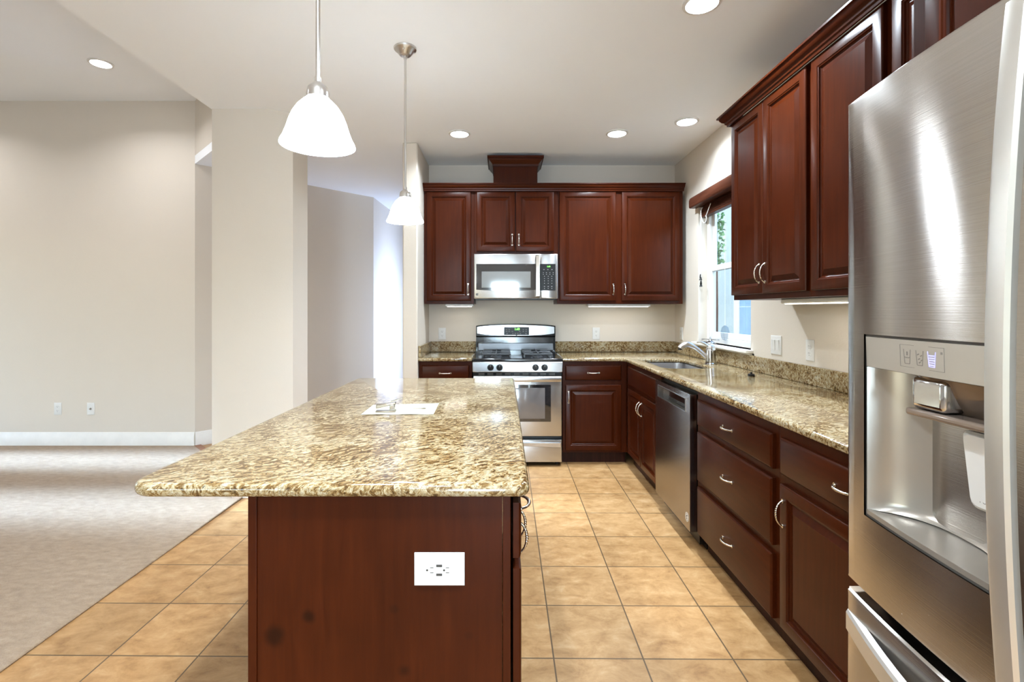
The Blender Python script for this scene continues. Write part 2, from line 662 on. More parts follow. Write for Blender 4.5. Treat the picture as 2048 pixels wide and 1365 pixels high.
struct('ceiling', MB().prism([(-2.057, YF - 0.1), (XR + 0.15, YF - 0.1), (XR + 0.15, 8.5), (-1.7, 8.5), (-1.75, 6.35), (-3.05, 4.98), (-2.985, 4.829), (-2.057, 3.90)], CEIL, CEIL + 0.08), 'ceil')
struct('ceiling', MB().prism([(XLIV - 0.1, YF - 0.1), (-2.0, YF - 0.1), (-2.0, 3.94), (-2.985, 4.95), (XLIV - 0.1, 4.95)], LCEIL, LCEIL + 0.08), 'ceil')
struct('wall_soffit', MB().box(-2.057, -1.98, YF, 3.86, CEIL + 0.081, LCEIL), 'wall')
struct('wall_header', MB().prism([(-2.985, 4.829), (-2.057, 3.90), (-1.98, 3.97), (-2.91, 4.90)], CEIL + 0.081, LCEIL), 'wall')
struct('wall_back', MB().box(-0.847, XR + 0.15, YB, YB + 0.12, 0, CEIL), 'wall')
struct('wall_left', MB().box(-0.847, XL, 4.214, YB - 0.0005, 0, CEIL), 'wall', bevel=0.012, seg=3)
struct('wall_living', MB().box(XLIV, -2.985, 4.829, 4.95, 0, LCEIL), 'wall')
struct('wall_hall', MB().prism([(-2.985, 4.829), (-1.6245, 6.265), (-1.54, 8.4), (-1.66, 8.4), (-1.745, 6.31), (-2.985, 5.0)], 0, CEIL), 'wall')
struct('wall_column', MB().prism([(-2.05, 3.51), (-1.6515, 3.51), (-1.513, 3.592), (-1.513, 3.86), (-2.05, 3.86)], 0, CEIL), 'wall')


def wall_with_holes(mb, along, a0, a1, thick, z0, z1, holes):
    """wall running along 'x' or 'y' between a0 and a1, thick = (t0, t1); holes = [(a0, a1, z0, z1)] sorted"""
    def bx(p0, p1, q0, q1):
        if along == 'x':
            mb.box(p0, p1, thick[0], thick[1], q0, q1)
        else:
            mb.box(thick[0], thick[1], p0, p1, q0, q1)
    c = a0
    for h0, h1, g0, g1 in holes:
        bx(c, h0, z0, z1)
        if g0 > z0:
            bx(h0, h1, z0, g0)
        if g1 < z1:
            bx(h0, h1, g1, z1)
        c = h1
    bx(c, a1, z0, z1)
    return mb


WIN = (3.385, 4.295, 1.05, 2.27)     # sink window opening (y0, y1, z0, z1)
struct('wall_right', wall_with_holes(MB(), 'y', YF - 0.1, YB - 0.0005, (XR, XR + 0.15), 0, CEIL, [WIN]), 'wall')
struct('wall_front', wall_with_holes(MB(), 'x', XLIV, XR, (YF - 0.1, YF), 0, LCEIL, [(-5.6, -2.8, 0.3, 2.3), (-0.36, 0.50, 0.02, 2.12)]), 'wall')
struct('wall_outer', wall_with_holes(MB(), 'y', YF, 4.95, (XLIV - 0.1, XLIV), 0, LCEIL, [(3.0, 3.64, 0.25, 2.2), (4.05, 4.63, 0.25, 2.2)]), 'wall')
struct('wall_passage', wall_with_holes(MB(), 'y', YB + 0.1205, 8.4, (-0.847, -0.72), 0, CEIL, [(6.5, 7.4, 0.05, 2.05)]), 'wall')
struct('wall_entry', MB().box(-1.66, -0.72, 8.4, 8.5, 0, CEIL), 'wall')


def frame_only(along, a0, a1, z0, z1, t0, t1, w, bars_v=0, bars_h=0):
    mb = MB()
    def bx(p0, p1, q0, q1):
        if along == 'x':
            mb.box(p0, p1, t0, t1, q0, q1)
        else:
            mb.box(t0, t1, p0, p1, q0, q1)
    bx(a0, a0 + w, z0, z1)
    bx(a1 - w, a1, z0, z1)
    bx(a0 + w, a1 - w, z0, z0 + w)
    bx(a0 + w, a1 - w, z1 - w, z1)
    for k in range(bars_v):
        c = a0 + (a1 - a0) * (k + 1) / (bars_v + 1)
        bx(c - w / 3, c + w / 3, z0 + w, z1 - w)
    for k in range(bars_h):
        c = z0 + (z1 - z0) * (k + 1) / (bars_h + 1)
        bx(a0 + w, a1 - w, c - w / 3, c + w / 3)
    return mb


def far_window(name, along, a0, a1, z0, z1, t, w, bv=0, bh=0):
    o = frame_only(along, a0, a1, z0, z1, t - 0.02, t + 0.02, w, bv, bh).build(name, 'vinyl')
    o['kind'] = 'structure'
    g = MB().box(a0 + w * .5, a1 - w * .5, t - 0.003, t + 0.003, z0 + w * .5, z1 - w * .5) if along == 'x' else MB().box(t - 0.003, t + 0.003, a0 + w * .5, a1 - w * .5, z0 + w * .5, z1 - w * .5)
    g.build('pane', 'glass', o, smooth=0)
    return o


far_window('door_1', 'x', -0.36, 0.50, 0.02, 2.12, -4.05, 0.09)
far_window('window_added', 'x', -5.6, -2.8, 0.3, 2.3, -4.05, 0.06, 1)  # unseen window, added to carry the fill light
far_window('window_3', 'y', 3.0, 3.64, 0.25, 2.2, -6.55, 0.05)
far_window('window_4', 'y', 4.05, 4.63, 0.25, 2.2, -6.55, 0.05)
far_window('door_2', 'y', 6.5, 7.4, 0.05, 2.05, -0.78, 0.08)

BASEP = [(0, 0), (0.016, 0), (0.016, 0.095), (0.012, 0.101), (0.012, 0.112), (0.008, 0.118), (0.008, 0.128), (0.003, 0.137), (0, 0.137)]
struct('baseboard_living', sweep(MB(), [(-6.49, 4.8285), (-2.985, 4.8285)], BASEP), 'trim')
struct('baseboard_hall', sweep(MB(), [(-2.984, 4.83), (-1.624, 6.2655), (-1.54, 8.39)], BASEP), 'trim')
struct('baseboard_column', sweep(MB(), [(-2.0505, 3.86), (-2.0505, 3.5095), (-1.651, 3.5095), (-1.5125, 3.5915), (-1.5125, 3.86)], BASEP), 'trim')
struct('trim_1', MB().prism([(-2.98, 4.81), (-2.07, 3.90), (-2.03, 3.93), (-2.94, 4.85)], 0.001, 0.012), 'woodfloor')

# ------------------------------------------------------------------ sink window (in the right wall)
wy0, wy1, wz0, wz1 = WIN
win = frame_only('y', wy0, wy1, wz0, wz1, XR + 0.075, XR + 0.135, 0.045).build('window_1', 'vinyl', bevel=0.003)
win['kind'] = 'structure'
zm = 1.66
s1 = frame_only('y', wy0 + 0.046, wy1 - 0.046, zm - 0.01, wz1 - 0.046, XR + 0.105, XR + 0.128, 0.04).build('upper_sash', 'vinyl', win, bevel=0.003)
MB().box(XR + 0.114, XR + 0.118, wy0 + 0.08, wy1 - 0.08, zm + 0.02, wz1 - 0.08).build('pane', 'glass', s1, smooth=0)
s2 = frame_only('y', wy0 + 0.046, wy1 - 0.046, wz0 + 0.046, zm + 0.035, XR + 0.078, XR + 0.103, 0.045).build('lower_sash', 'vinyl', win, bevel=0.003)
MB().box(XR + 0.088, XR + 0.092, wy0 + 0.085, wy1 - 0.085, wz0 + 0.085, zm).build('pane', 'glass', s2, smooth=0)
struct('trim_2', MB().box(XR - 0.05, XR + 0.075, wy0 - 0.035, wy1 + 0.035, wz0 - 0.022, wz0).box(XR - 0.018, XR - 0.0005, wy0 - 0.02, wy1 + 0.02, wz0 - 0.075, wz0 - 0.0225), 'trim', bevel=0.004)

# outside the window: neighbour's wall, ground and a bush
struct('exterior_ground', MB().box(XR + 0.16, 9, -2, 12, -0.25, -0.05), 'ground')
nb = MB()
nbo = thing('neighbouring_house', 'blue siding house wall seen through the lower part of the sink window', 'house', (3.62, 0, -0.05))
for k in range(40):
    nb.add([(0, k * 0.19, 0), (0, k * 0.19 + 0.184, 0), (0, k * 0.19 + 0.184, 2.2), (0, k * 0.19, 2.2), (0.2, k * 0.19, 0), (0.2, k * 0.19 + 0.184, 0), (0.2, k * 0.19 + 0.184, 2.2), (0.2, k * 0.19, 2.2)],
           [(0, 1, 2, 3), (4, 7, 6, 5), (0, 3, 7, 4), (1, 5, 6, 2), (3, 2, 6, 7), (0, 4, 5, 1)])
nb.build('siding', 'siding', nbo, smooth=0)
MB().box(-0.02, 0.2, 7.6, 7.75, 0, 2.2).build('corner_board', 'vinyl', nbo)
gh = MB().box(4.6, 4.8, 5.0, 14.0, -0.05, 3.6).build('garden_wall', 'gwall')
tag(gh, 'grey green wall beyond the blue siding outside the sink window', 'wall')
bush = MB()
for k in range(420):
    a, h = random.random() * 2 * PI, random.random()
    r = 0.11 * math.sqrt(random.random()) * (0.6 + 0.6 * math.sin(PI * min(1, h * 1.05)))
    c = Vector((3.2 + r * math.cos(a) * 0.7, 7.44 + r * math.sin(a), 1.95 + h * 1.3))
    d = Vector((random.gauss(0, 1), random.gauss(0, 1), random.gauss(0, 0.6))).normalized()
    e = d.cross(Vector((random.gauss(0, 1), random.gauss(0, 1), random.gauss(0, 1)))).normalized()
    L, W = 0.075, 0.026
    bush.add([c, c + d * L * .5 + e * W, c + d * L, c + d * L * .5 - e * W], [(0, 1, 2, 3)])
br = thing('shrub', 'tall leafy green shrub seen through the upper sash of the sink window', 'shrub', (0, 0, 0))
bush.build('foliage', 'leafm', br, smooth=0)
MB().tube([(3.2, 7.45, -0.06), (3.21, 7.44, 1.4), (3.2, 7.44, 3.1)], [0.022, 0.016, 0.008], 8).build('stem', 'blind', br)

# blind over the sink window
vb = thing('window_blind', 'dark brown wood blind pulled up under its valance over the sink window', 'blind', (0, 0, 0))
vp = [(0.0, 2.205), (-0.062, 2.205), (-0.068, 2.215), (-0.068, 2.27), (-0.060, 2.29), (-0.050, 2.297), (0.0, 2.297)]
MB().loft([[(XR - 0.0008 + o, y, z) for o, z in vp] for y in (3.33, 4.33)]).build('valance', 'blind', vb, bevel=0.002)
st = MB()
for k in range(9):
    st.box(XR + 0.012, XR + 0.058, 3.40, 4.28, 2.135 + k * 0.0075, 2.135 + k * 0.0075 + 0.0045)
st.box(XR + 0.010, XR + 0.060, 3.40, 4.28, 2.112, 2.130)
st.box(XR + 0.008, XR + 0.062, 3.39, 4.285, 2.205, 2.262)
st.build('slat_stack', 'blind', vb)
cd = MB().tube([(XR + 0.004, 4.255, 2.2), (XR + 0.003, 4.256, 1.64)], 0.0018, 6)
cd.tube([(XR + 0.006, 4.247, 2.2), (XR + 0.006, 4.247, 1.60)], 0.0018, 6)
cdo = cd.build('pull_cord', 'cord', vb)
for yy, zz in ((4.255, 1.63), (4.247, 1.575)):
    MB().lathe([(0.003, 0.0), (0.006, -0.006), (0.009, -0.03), (0.007, -0.036), (0.013, -0.05), (0.010, -0.053)], 12, (XR + 0.004, yy, zz)).build('tassel', 'blackm', cdo)
lp = []
for k in range(25):
    t = k / 24
    lp.append((XR + 0.0 - 0.02 * math.sin(PI * t), 4.20 - 0.16 * t + 0.04 * math.sin(3 * PI * t), 2.19 - 0.13 * math.sin(PI * t) + 0.025 * math.sin(4 * PI * t)))
MB().tube(lp, 0.0035, 6).build('lift_cord_loop', 'cord', vb)


# ------------------------------------------------------------------ kitchen joinery
def handle_mb():
    """arched cabinet pull: length along z centred at 0, feet on y=0, arch towards -y"""
    mb = MB()
    pts, rad = [], []
    L, H = 0.094, 0.027
    m = 28
    for k in range(m + 1):
        t = k / m
        z = (t - 0.5) * L * (1.0 + 0.06 * math.sin(PI * t))
        y = -H * (math.sin(PI * t) ** 0.55) if 0 < t < 1 else 0.0
        pts.append((0, y, z))
        e = abs(t - 0.5) * 2
        r = 0.0046 - 0.0010 * e
        if e < 0.62:
            r += 0.0006 * (1 if k % 2 else -1)
        if e > 0.93:
            r = 0.0062
        rad.append(r)
    mb.tube(pts, rad, 10)
    mb.lathe([(0.0075, -0.004), (0.0075, 0.0)], 12, (0, 0, L / 2), 'Y')
    mb.lathe([(0.0075, -0.004), (0.0075, 0.0)], 12, (0, 0, -L / 2), 'Y')
    return mb


_hm = [None]


def add_handle(parent, x, y, z, vertical):
    if _hm[0] is None:
        o = handle_mb().build('handle', 'nickel', parent)
        _hm[0] = o.data
    else:
        o = bpy.data.objects.new('handle', _hm[0])
        COL.objects.link(o)
        o.parent = parent
    o.location = (x, y, z)
    o.rotation_euler = (0, 0 if vertical else PI / 2, 0)
    o['label'] = 'arched satin nickel pull'
    return o


def rect_ring(x0, x1, z0, z1, i, y):
    return [(x0 + i, y, z0 + i), (x1 - i, y, z0 + i), (x1 - i, y, z1 - i), (x0 + i, y, z1 - i)]


def raised_door(x0, x1, z0, z1, yb, fr=0.052):
    R = lambda i, y: rect_ring(x0, x1, z0, z1, i, yb - y)
    prof = [(0, 0), (0, 0.015), (0.0025, 0.0185), (0.006, 0.020), (fr - 0.008, 0.020), (fr - 0.006, 0.0172), (fr - 0.001, 0.0155), (fr + 0.001, 0.0100),
            (fr + 0.006, 0.0065), (fr + 0.010, 0.0065), (fr + 0.030, 0.0160), (fr + 0.033, 0.0180)]
    return MB().loft([R(i, y) for i, y in prof])


def slab_front(x0, x1, z0, z1, yb):
    R = lambda i, y: rect_ring(x0, x1, z0, z1, i, yb - y)
    return MB().loft([R(i, y) for i, y in [(0, 0), (0, 0.014), (0.002, 0.0165), (0.006, 0.0185), (0.010, 0.020)]])


def cabinet(name, label, loc, rotz, w, depth, z0, z1, fronts, group, toe=0.0, gap=0.0, ends=None):
    """front plane of the face frame at local y=0; fronts: ('door'|'drawer'|'panel', x0, x1, z0, z1, handle)"""
    t = thing(name, label, 'cabinet', loc, rotz, group)
    b = MB()
    b.box(0, w, 0, 0.019, z0 + toe, z1)
    b.box(0, 0.016, 0.0192, depth, z0 + toe, z1).box(w - 0.016, w, 0.0192, depth, z0 + toe, z1)
    b.box(0.0162, w - 0.0162, 0.0192, depth - 0.013, z0 + toe, z0 + toe + 0.016)
    b.box(0.0162, w - 0.0162, depth - 0.012, depth, z0 + toe, z1)
    if not toe:
        b.box(0.0162, w - 0.0162, 0.0192, depth - 0.013, z1 - 0.016, z1)
    b.build('body', 'wood', t, bevel=0.0012)
    if toe:
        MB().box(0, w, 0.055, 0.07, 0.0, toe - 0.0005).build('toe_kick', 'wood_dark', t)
    for kind, x0, x1, q0, q1, h in fronts:
        if kind == 'door':
            d = raised_door(x0, x1, q0, q1, -0.0005 - gap).build('door', 'wood', t, smooth=25)
            if h:
                side, end = h
                hx = x0 + 0.026 if side == 'l' else x1 - 0.026
                hz = q1 - 0.105 if end == 't' else q0 + 0.105
                add_handle(d, hx, -0.0205 - gap, hz, True)
        else:
            d = slab_front(x0, x1, q0, q1, -0.0005 - gap).build('drawer_front', 'woodx', t, smooth=25)
            if kind == 'drawer':
                add_handle(d, (x0 + x1) / 2, -0.0205 - gap, (q0 + q1) / 2, False)
    return t


UP, LOW = 'upper cherry cabinets', 'lower cherry cabinets'
UF = 4.55                                   # face frame plane of the back upper cabinets
cabinet('upper_cabinet', 'tall cherry upper cabinet with one door, left of the microwave', (-0.716, UF, 0), 0, 0.456, 0.328, 1.379, 2.42,
        [('door', 0.024, 0.429, 1.4065, 2.404, ('r', 'b'))], UP)
cabinet('upper_cabinet', 'short two door cherry cabinet directly above the microwave', (-0.2595, UF, 0), 0, 0.759, 0.328, 1.832, 2.42,
        [('door', 0.0225, 0.3735, 1.857, 2.404, ('r', 'b')), ('door', 0.3825, 0.7285, 1.857, 2.404, ('l', 'b'))], UP)
cabinet('upper_cabinet', 'wide two door cherry upper cabinet right of the microwave', (0.50, UF, 0), 0, 1.148, 0.328, 1.379, 2.42,
        [('door', 0.019, 0.534, 1.4065, 2.404, ('r', 'b')), ('door', 0.588, 1.116, 1.4065, 2.404, ('l', 'b'))], UP)
URX = 1.36
cabinet('upper_cabinet', 'cherry upper cabinet with paired doors on the right wall beside the window', (URX, 2.924, 0), -PI / 2, 0.734, 0.328, 1.379, 2.42,
        [('door', 0.006, 0.357, 1.4065, 2.404, ('r', 'b')), ('door', 0.361, 0.722, 1.4065, 2.404, ('l', 'b'))], UP)
cabinet('upper_cabinet', 'cherry upper cabinet on the right wall just before the refrigerator', (URX, 2.189, 0), -PI / 2, 0.879, 0.328, 1.379, 2.42,
        [('door', 0.024, 0.432, 1.4065, 2.404, None), ('door', 0.473, 0.866, 1.4065, 2.404, None)], UP)
cabinet('upper_cabinet', 'deep cherry cabinet mounted above the refrigerator', (1.08, 1.307, 0), -PI / 2, 1.20, 0.608, 1.83, 2.42,
        [('door', 0.055, 0.58, 1.85, 2.404, None), ('door', 0.60, 1.13, 1.85, 2.404, None)], UP)

CROWN = [(0.0, 2.4205), (0.004, 2.403), (0.012, 2.403), (0.014, 2.414), (0.021, 2.418), (0.023, 2.428), (0.034, 2.434), (0.043, 2.446), (0.046, 2.455), (0.056, 2.458), (0.056, 2.467), (0.0, 2.467)]
CRB = [(o - 0.0002 if o == 0 else o, z) for o, z in CROWN]
o = sweep(MB(), [(-0.7185, UF - 0.0215), (1.648, UF - 0.0215)], CRB).build('crown_molding', 'woodx', smooth=30)
tag(o, 'long cherry crown molding capping the cabinets on the back wall', 'molding', 'crown moldings')
o = sweep(MB(), [(1.688, 2.9285), (URX - 0.0215, 2.9285), (URX - 0.0215, 1.33)], CRB).build('crown_molding', 'woodx', smooth=30)
tag(o, 'cherry crown molding capping the cabinets on the right wall', 'molding', 'crown moldings')

vc = thing('vent_chase', 'small cherry box with crown top standing above the microwave cabinet', 'vent cover', (0, 0, 0))
MB().box(-0.082, 0.318, 4.53, 4.86, 2.4685, 2.712).build('body', 'wood', vc)
cp2 = [(0.0, 2.63), (0.008, 2.63), (0.010, 2.650), (0.020, 2.662), (0.040, 2.682), (0.044, 2.692), (0.054, 2.695), (0.054, 2.716), (0.0, 2.716)]
sweep(MB(), [(-0.0825, 4.86), (-0.0825, 4.5295), (0.3185, 4.5295), (0.3185, 4.86)], cp2).build('crown', 'woodx', vc, smooth=30)

# base cabinets: back run
BF = 4.27
cabinet('base_cabinet', 'narrow cherry base cabinet left of the range, mostly behind the island', (-0.716, BF, 0), 0, 0.454, 0.585, 0, 0.883,
        [('drawer', 0.024, 0.43, 0.715, 0.848, 1), ('door', 0.024, 0.43, 0.12, 0.685, ('r', 't'))], LOW, toe=0.10)
cabinet('base_cabinet', 'cherry base cabinet between the range and the inner corner', (0.5155, BF, 0), 0, 0.554, 0.585, 0, 0.883,
        [('drawer', 0.0225, 0.501, 0.722, 0.848, 1), ('door', 0.0225, 0.501, 0.12, 0.682, ('l', 't'))], LOW, toe=0.10)
# right run, facing -x
RF = 1.07
cabinet('base_cabinet', 'cherry sink base cabinet with paired doors under the window', (RF + 0.0005, 4.2685, 0), -PI / 2, 0.908, 0.585, 0, 0.883,
        [('panel', 0.085, 0.88, 0.70, 0.848, 0), ('door', 0.085, 0.478, 0.12, 0.67, ('r', 't')), ('door', 0.484, 0.88, 0.12, 0.67, ('l', 't'))], LOW, toe=0.10)
cabinet('base_cabinet', 'cherry drawer base of three drawers beside the dishwasher', (RF, 2.7245, 0), -PI / 2, 0.807, 0.585, 0, 0.883,
        [('drawer', 0.034, 0.78, 0.700, 0.838, 1), ('drawer', 0.034, 0.78, 0.402, 0.664, 1), ('drawer', 0.034, 0.78, 0.115, 0.368, 1)], LOW, toe=0.10)
cabinet('base_cabinet', 'cherry base cabinet with one drawer and door beside the refrigerator', (RF, 1.917, 0), -PI / 2, 0.797, 0.585, 0, 0.883,
        [('drawer', 0.030, 0.76, 0.700, 0.838, 1), ('door', 0.030, 0.76, 0.12, 0.664, ('l', 't'))], LOW, toe=0.10)

# ------------------------------------------------------------------ granite tops
ct = thing('countertop', 'L shaped speckled granite countertop with sink cutout along the right wall', 'countertop', (0, 0, 0), 0, 'granite countertops')
sink_hole = round_poly([(1.135, 3.47), (1.135, 4.13), (1.49, 4.13), (1.49, 3.47)], [0.075] * 4, 8)
L = round_poly([(0.5125, 4.232), (1.035, 4.232), (1.035, 1.12), (1.6885, 1.12), (1.6885, 4.8785), (0.5125, 4.8785)], [0.004, 0.05, 0.004, 0.004, 0.004, 0.004], 5)
slab('slab', [L, sink_hole], 0.8845, 0.9145, 0.011, 'granite', ct)
bs = MB().box(0.5125, 1.6885, 4.858, 4.8785, 0.915, 1.016)
bs.box(1.668, 1.6885, 1.12, 4.8575, 0.915, 1.016)
bs.build('backsplash', 'granite', ct, bevel=0.003)
cl = thing('countertop', 'small granite countertop left of the range', 'countertop', (0, 0, 0), 0, 'granite countertops')
slab('slab', [round_poly([(-0.7185, 4.232), (-0.2605, 4.232), (-0.2605, 4.8785), (-0.7185, 4.8785)], [0.004] * 4, 3)], 0.8845, 0.9145, 0.011, 'granite', cl)
MB().box(-0.7185, -0.2605, 4.858, 4.8785, 0.915, 1.016).box(-0.7185, -0.698, 4.24, 4.8575, 0.915, 1.016).build('backsplash', 'granite', cl, bevel=0.003)

# sink bowl hung under the cutout
sk = thing('sink', 'stainless undermount sink bowl below the window', 'sink', (0, 0, 0))


def rr(x0, x1, y0, y1, r, z):
    return [(x, y, z) for x, y in round_poly([(x0, y0), (x1, y0), (x1, y1), (x0, y1)], [r] * 4, 6)]


MB().loft([rr(1.12, 1.505, 3.455, 4.145, 0.08, 0.8838), rr(1.138, 1.487, 3.473, 4.127, 0.075, 0.8838), rr(1.142, 1.483, 3.477, 4.123, 0.07, 0.86),
           rr(1.150, 1.475, 3.485, 4.115, 0.07, 0.72), rr(1.175, 1.450, 3.51, 4.09, 0.05, 0.70)], False, True).build('bowl', 'steel_sink', sk)
MB().lathe([(0.044, 0.701), (0.044, 0.7035), (0.036, 0.7045), (0.030, 0.702)], 24, (1.312, 3.8, 0)).build('drain', 'chrome', sk)

# faucet
fc = thing('faucet', 'brushed steel single lever faucet behind the sink', 'faucet', (1.565, 3.74, 0.9147))
MB().lathe([(0.043, 0), (0.043, 0.006), (0.037, 0.012), (0.036, 0.10), (0.034, 0.118), (0.028, 0.127)], 28).build('body', 'chrome', fc)
sp = []
for k in range(17):
    t = k / 16
    x = -0.012 - 0.20 * t
    z = 0.035 + 0.118 * math.sin(min(1, t * 1.08) * PI / 2) - 0.02 * max(0, t - 0.8) / 0.2
    sp.append((x, 0.0 + 0.02 * t, z))
sp.append((-0.222, 0.021, 0.118))
so = MB().tube(sp, [0.0155 + 0.0065 * min(1, max(0, (i - 8) / 4)) for i in range(18)], 14).build('spout', 'brushed', fc)
MB().lathe([(0.0165, 0.0), (0.0165, -0.010), (0.012, -0.012)], 16, (-0.222, 0.021, 0.118)).build('aerator', 'blackm', so)
lv = []
for k in range(10):
    t = k / 9
    lv.append((-0.002 - 0.10 * t, 0.0, 0.122 + 0.045 * math.sin(t * PI / 2 * 1.2)))
MB().lathe([(0.033, 0.122), (0.031, 0.136), (0.020, 0.146), (0.004, 0.149)], 24).tube(lv, [0.015 - 0.0065 * i / 9 for i in range(10)], 10, True, (1.3, 0.7)).build('lever', 'brushed', fc)

# small things by the sink
st = thing('sink_stopper', 'black rubber sink stopper lying on the counter by the backsplash', 'stopper', (1.53, 3.06, 0.9147))
MB().lathe([(0.019, 0), (0.021, 0.006), (0.017, 0.014), (0.006, 0.016), (0.006, 0.024), (0.002, 0.026)], 18).build('plug', 'blackm', st)
fit = thing('tap_fitting', 'small chrome tap fitting lying on the white window sill', 'fitting', (1.668, 3.99, 1.0503))
MB().lathe([(0.042, 0), (0.042, 0.008), (0.036, 0.016), (0.018, 0.022), (0.012, 0.03)], 24).build('base', 'chrome', fit)
MB().tube([(-0.045, 0.05, 0.034), (0, 0, 0.036), (0.045, -0.05, 0.034)], [0.014, 0.008, 0.012], 10, True, (1.0, 0.6)).lathe([(0.009, 0.028), (0.007, 0.052), (0.002, 0.056)], 12).build('cross_handle', 'chrome', fit)
tg = thing('window_tag', 'clear oval tag hanging inside the sink window pane', 'tag', (XR + 0.068, 3.93, 0))
MB().lathe([(0.001, 1.080), (0.020, 1.088), (0.031, 1.11), (0.033, 1.15), (0.024, 1.185), (0.006, 1.20)], 18).build('tag_body', 'plastic', tg)
MB().tube([(0, 0, 1.199), (0, 0, 2.12)], 0.0012, 6).build('string', 'cord', tg)
sens = MB().box(XR - 0.008, XR - 0.0006, 3.352, 3.364, 0.985, 1.025).build('window_sensor', 'blackm', bevel=0.002)
sens.location = (0, -0.012, 0.002)
tag(sens, 'thin black clip stuck on the wall under the sill end', 'sensor')


# ------------------------------------------------------------------ outlets and switches
def plate_mb(w, h):
    R = lambda i, y: rect_ring(-w / 2, w / 2, -h / 2, h / 2, i, -y)
    return MB().loft([R(0, 0.0005), (R(0, 0.003)), R(0.002, 0.005), R(0.006, 0.006)])


def outlet(label, loc, rotz, group='wall outlets'):
    t = thing('wall_outlet', label, 'outlet', loc, rotz, group)
    plate_mb(0.072, 0.117).build('cover_plate', 'white', t)
    for s in (1, -1):
        zc = 0.0195 * s
        pts = []
        for k in range(20):
            a = 2 * PI * k / 20
            pts.append((0.0165 * math.cos(a), max(-0.0135, min(0.0135, 0.0175 * math.sin(a)))))
        rc = MB().loft([[(x, -0.006, zc + z) for x, z in pts], [(x, -0.0075, zc + z) for x, z in pts]]).build('receptacle', 'white', t, smooth=0)
        sl = MB()
        for dx, hh in ((-0.006, 0.0085), (0.006, 0.0065)):
            sl.box(dx - 0.0011, dx + 0.0011, -0.0079, -0.0076, zc + 0.004 - hh / 2, zc + 0.004 + hh / 2)
        sl.lathe([(0.0024, -0.0079), (0.0024, -0.0076)], 8, (0, 0, zc - 0.007), 'Y')
        sl.build('slots', 'slot', rc, smooth=0)
    MB().lathe([(0.003, -0.0072), (0.003, -0.006)], 10, (0, 0, 0), 'Y').build('screw', 'trim', t)
    return t


def at(w, u, z):
    l, r = on_wall(w, u, z)
    return dict(loc=l, rotz=r)


outlet('white duplex outlet on the back wall left of the range', **at('back', -0.592, 1.09))
outlet('white duplex outlet on the back wall right of the range', **at('back', 0.918, 1.092))
outlet('white duplex outlet on the right wall in the corner before the sink', **at('right', 4.695, 1.10))
outlet('white duplex outlet on the right wall between the switch and refrigerator', **at('right', 2.73, 1.10))
outlet('white duplex outlet low on the living room wall, farther from the column', **at('living', -4.314, 0.364))
# 45 degree hall wall
outlet('white duplex outlet low on the angled hall wall behind the island', (-2.2855, 5.6165, 0.36), math.radians(45.4))
jk = thing('cable_outlet', 'white coaxial cable plate low on the living room wall nearer the column', 'outlet', (-3.994, 4.829, 0.364))
plate_mb(0.072, 0.117).build('cover_plate', 'white', jk)
MB().lathe([(0.0055, -0.018), (0.0055, -0.006), (0.009, -0.006), (0.009, -0.005)], 12, (0, 0, 0), 'Y').build('connector', 'nickel', jk)
sw = thing('light_switch', 'white double rocker switch on the right wall over the backsplash', 'switch', (XR, 3.068, 1.105), -PI / 2)
plate_mb(0.117, 0.117).build('cover_plate', 'white', sw)
for dx in (-0.023, 0.023):
    MB().add([(dx - 0.0165, -0.006, -0.033), (dx + 0.0165, -0.006, -0.033), (dx + 0.0165, -0.006, 0.033), (dx - 0.0165, -0.006, 0.033),
              (dx - 0.0165, -0.0075, -0.033), (dx + 0.0165, -0.0075, -0.033), (dx + 0.0165, -0.0105, 0.033), (dx - 0.0165, -0.0105, 0.033)],
             [(0, 1, 2, 3), (4, 5, 6, 7), (0, 1, 5, 4), (1, 2, 6, 5), (2, 3, 7, 6), (3, 0, 4, 7)]).build('rocker', 'white', sw, smooth=0)

# under cabinet light bars, really unlit; the lens glow is added
for lab, loc, rz, wd in (('long white light bar under the wide upper cabinet on the back wall', (0.79, 4.60, 1.3785), 0, 0.58),
                         ('short white light bar under the narrow upper cabinet left of the microwave', (-0.53, 4.60, 1.3785), 0, 0.26),
                         ('white light bar under the upper cabinets on the right wall', (1.43, 2.56, 1.3785), -PI / 2, 1.05)):
    t = thing('under_cabinet_light', lab, 'light', loc, rz, 'light bars under the upper cabinets')
    MB().box(0, wd, 0.0, 0.085, -0.024, 0).build('housing', 'white', t, bevel=0.006)
    MB().box(0.02, wd - 0.02, 0.012, 0.072, -0.0275, -0.0242).build('lens', 'bar_lens', t)

# ------------------------------------------------------------------ range
rg = thing('range', 'stainless gas range with black cooktop between the base cabinets', 'stove', (-0.254, 4.19, 0))
W = 0.762
MB().box(0.004, W - 0.004, 0.05, 0.665, 0.03, 0.885).build('body', 'blackm', rg)
for x, y in ((0.04, 0.1), (W - 0.04, 0.1), (0.04, 0.6), (W - 0.04, 0.6)):
    MB().lathe([(0.016, 0), (0.016, 0.03)], 12, (x, y, 0)).build('foot', 'blackm', rg)
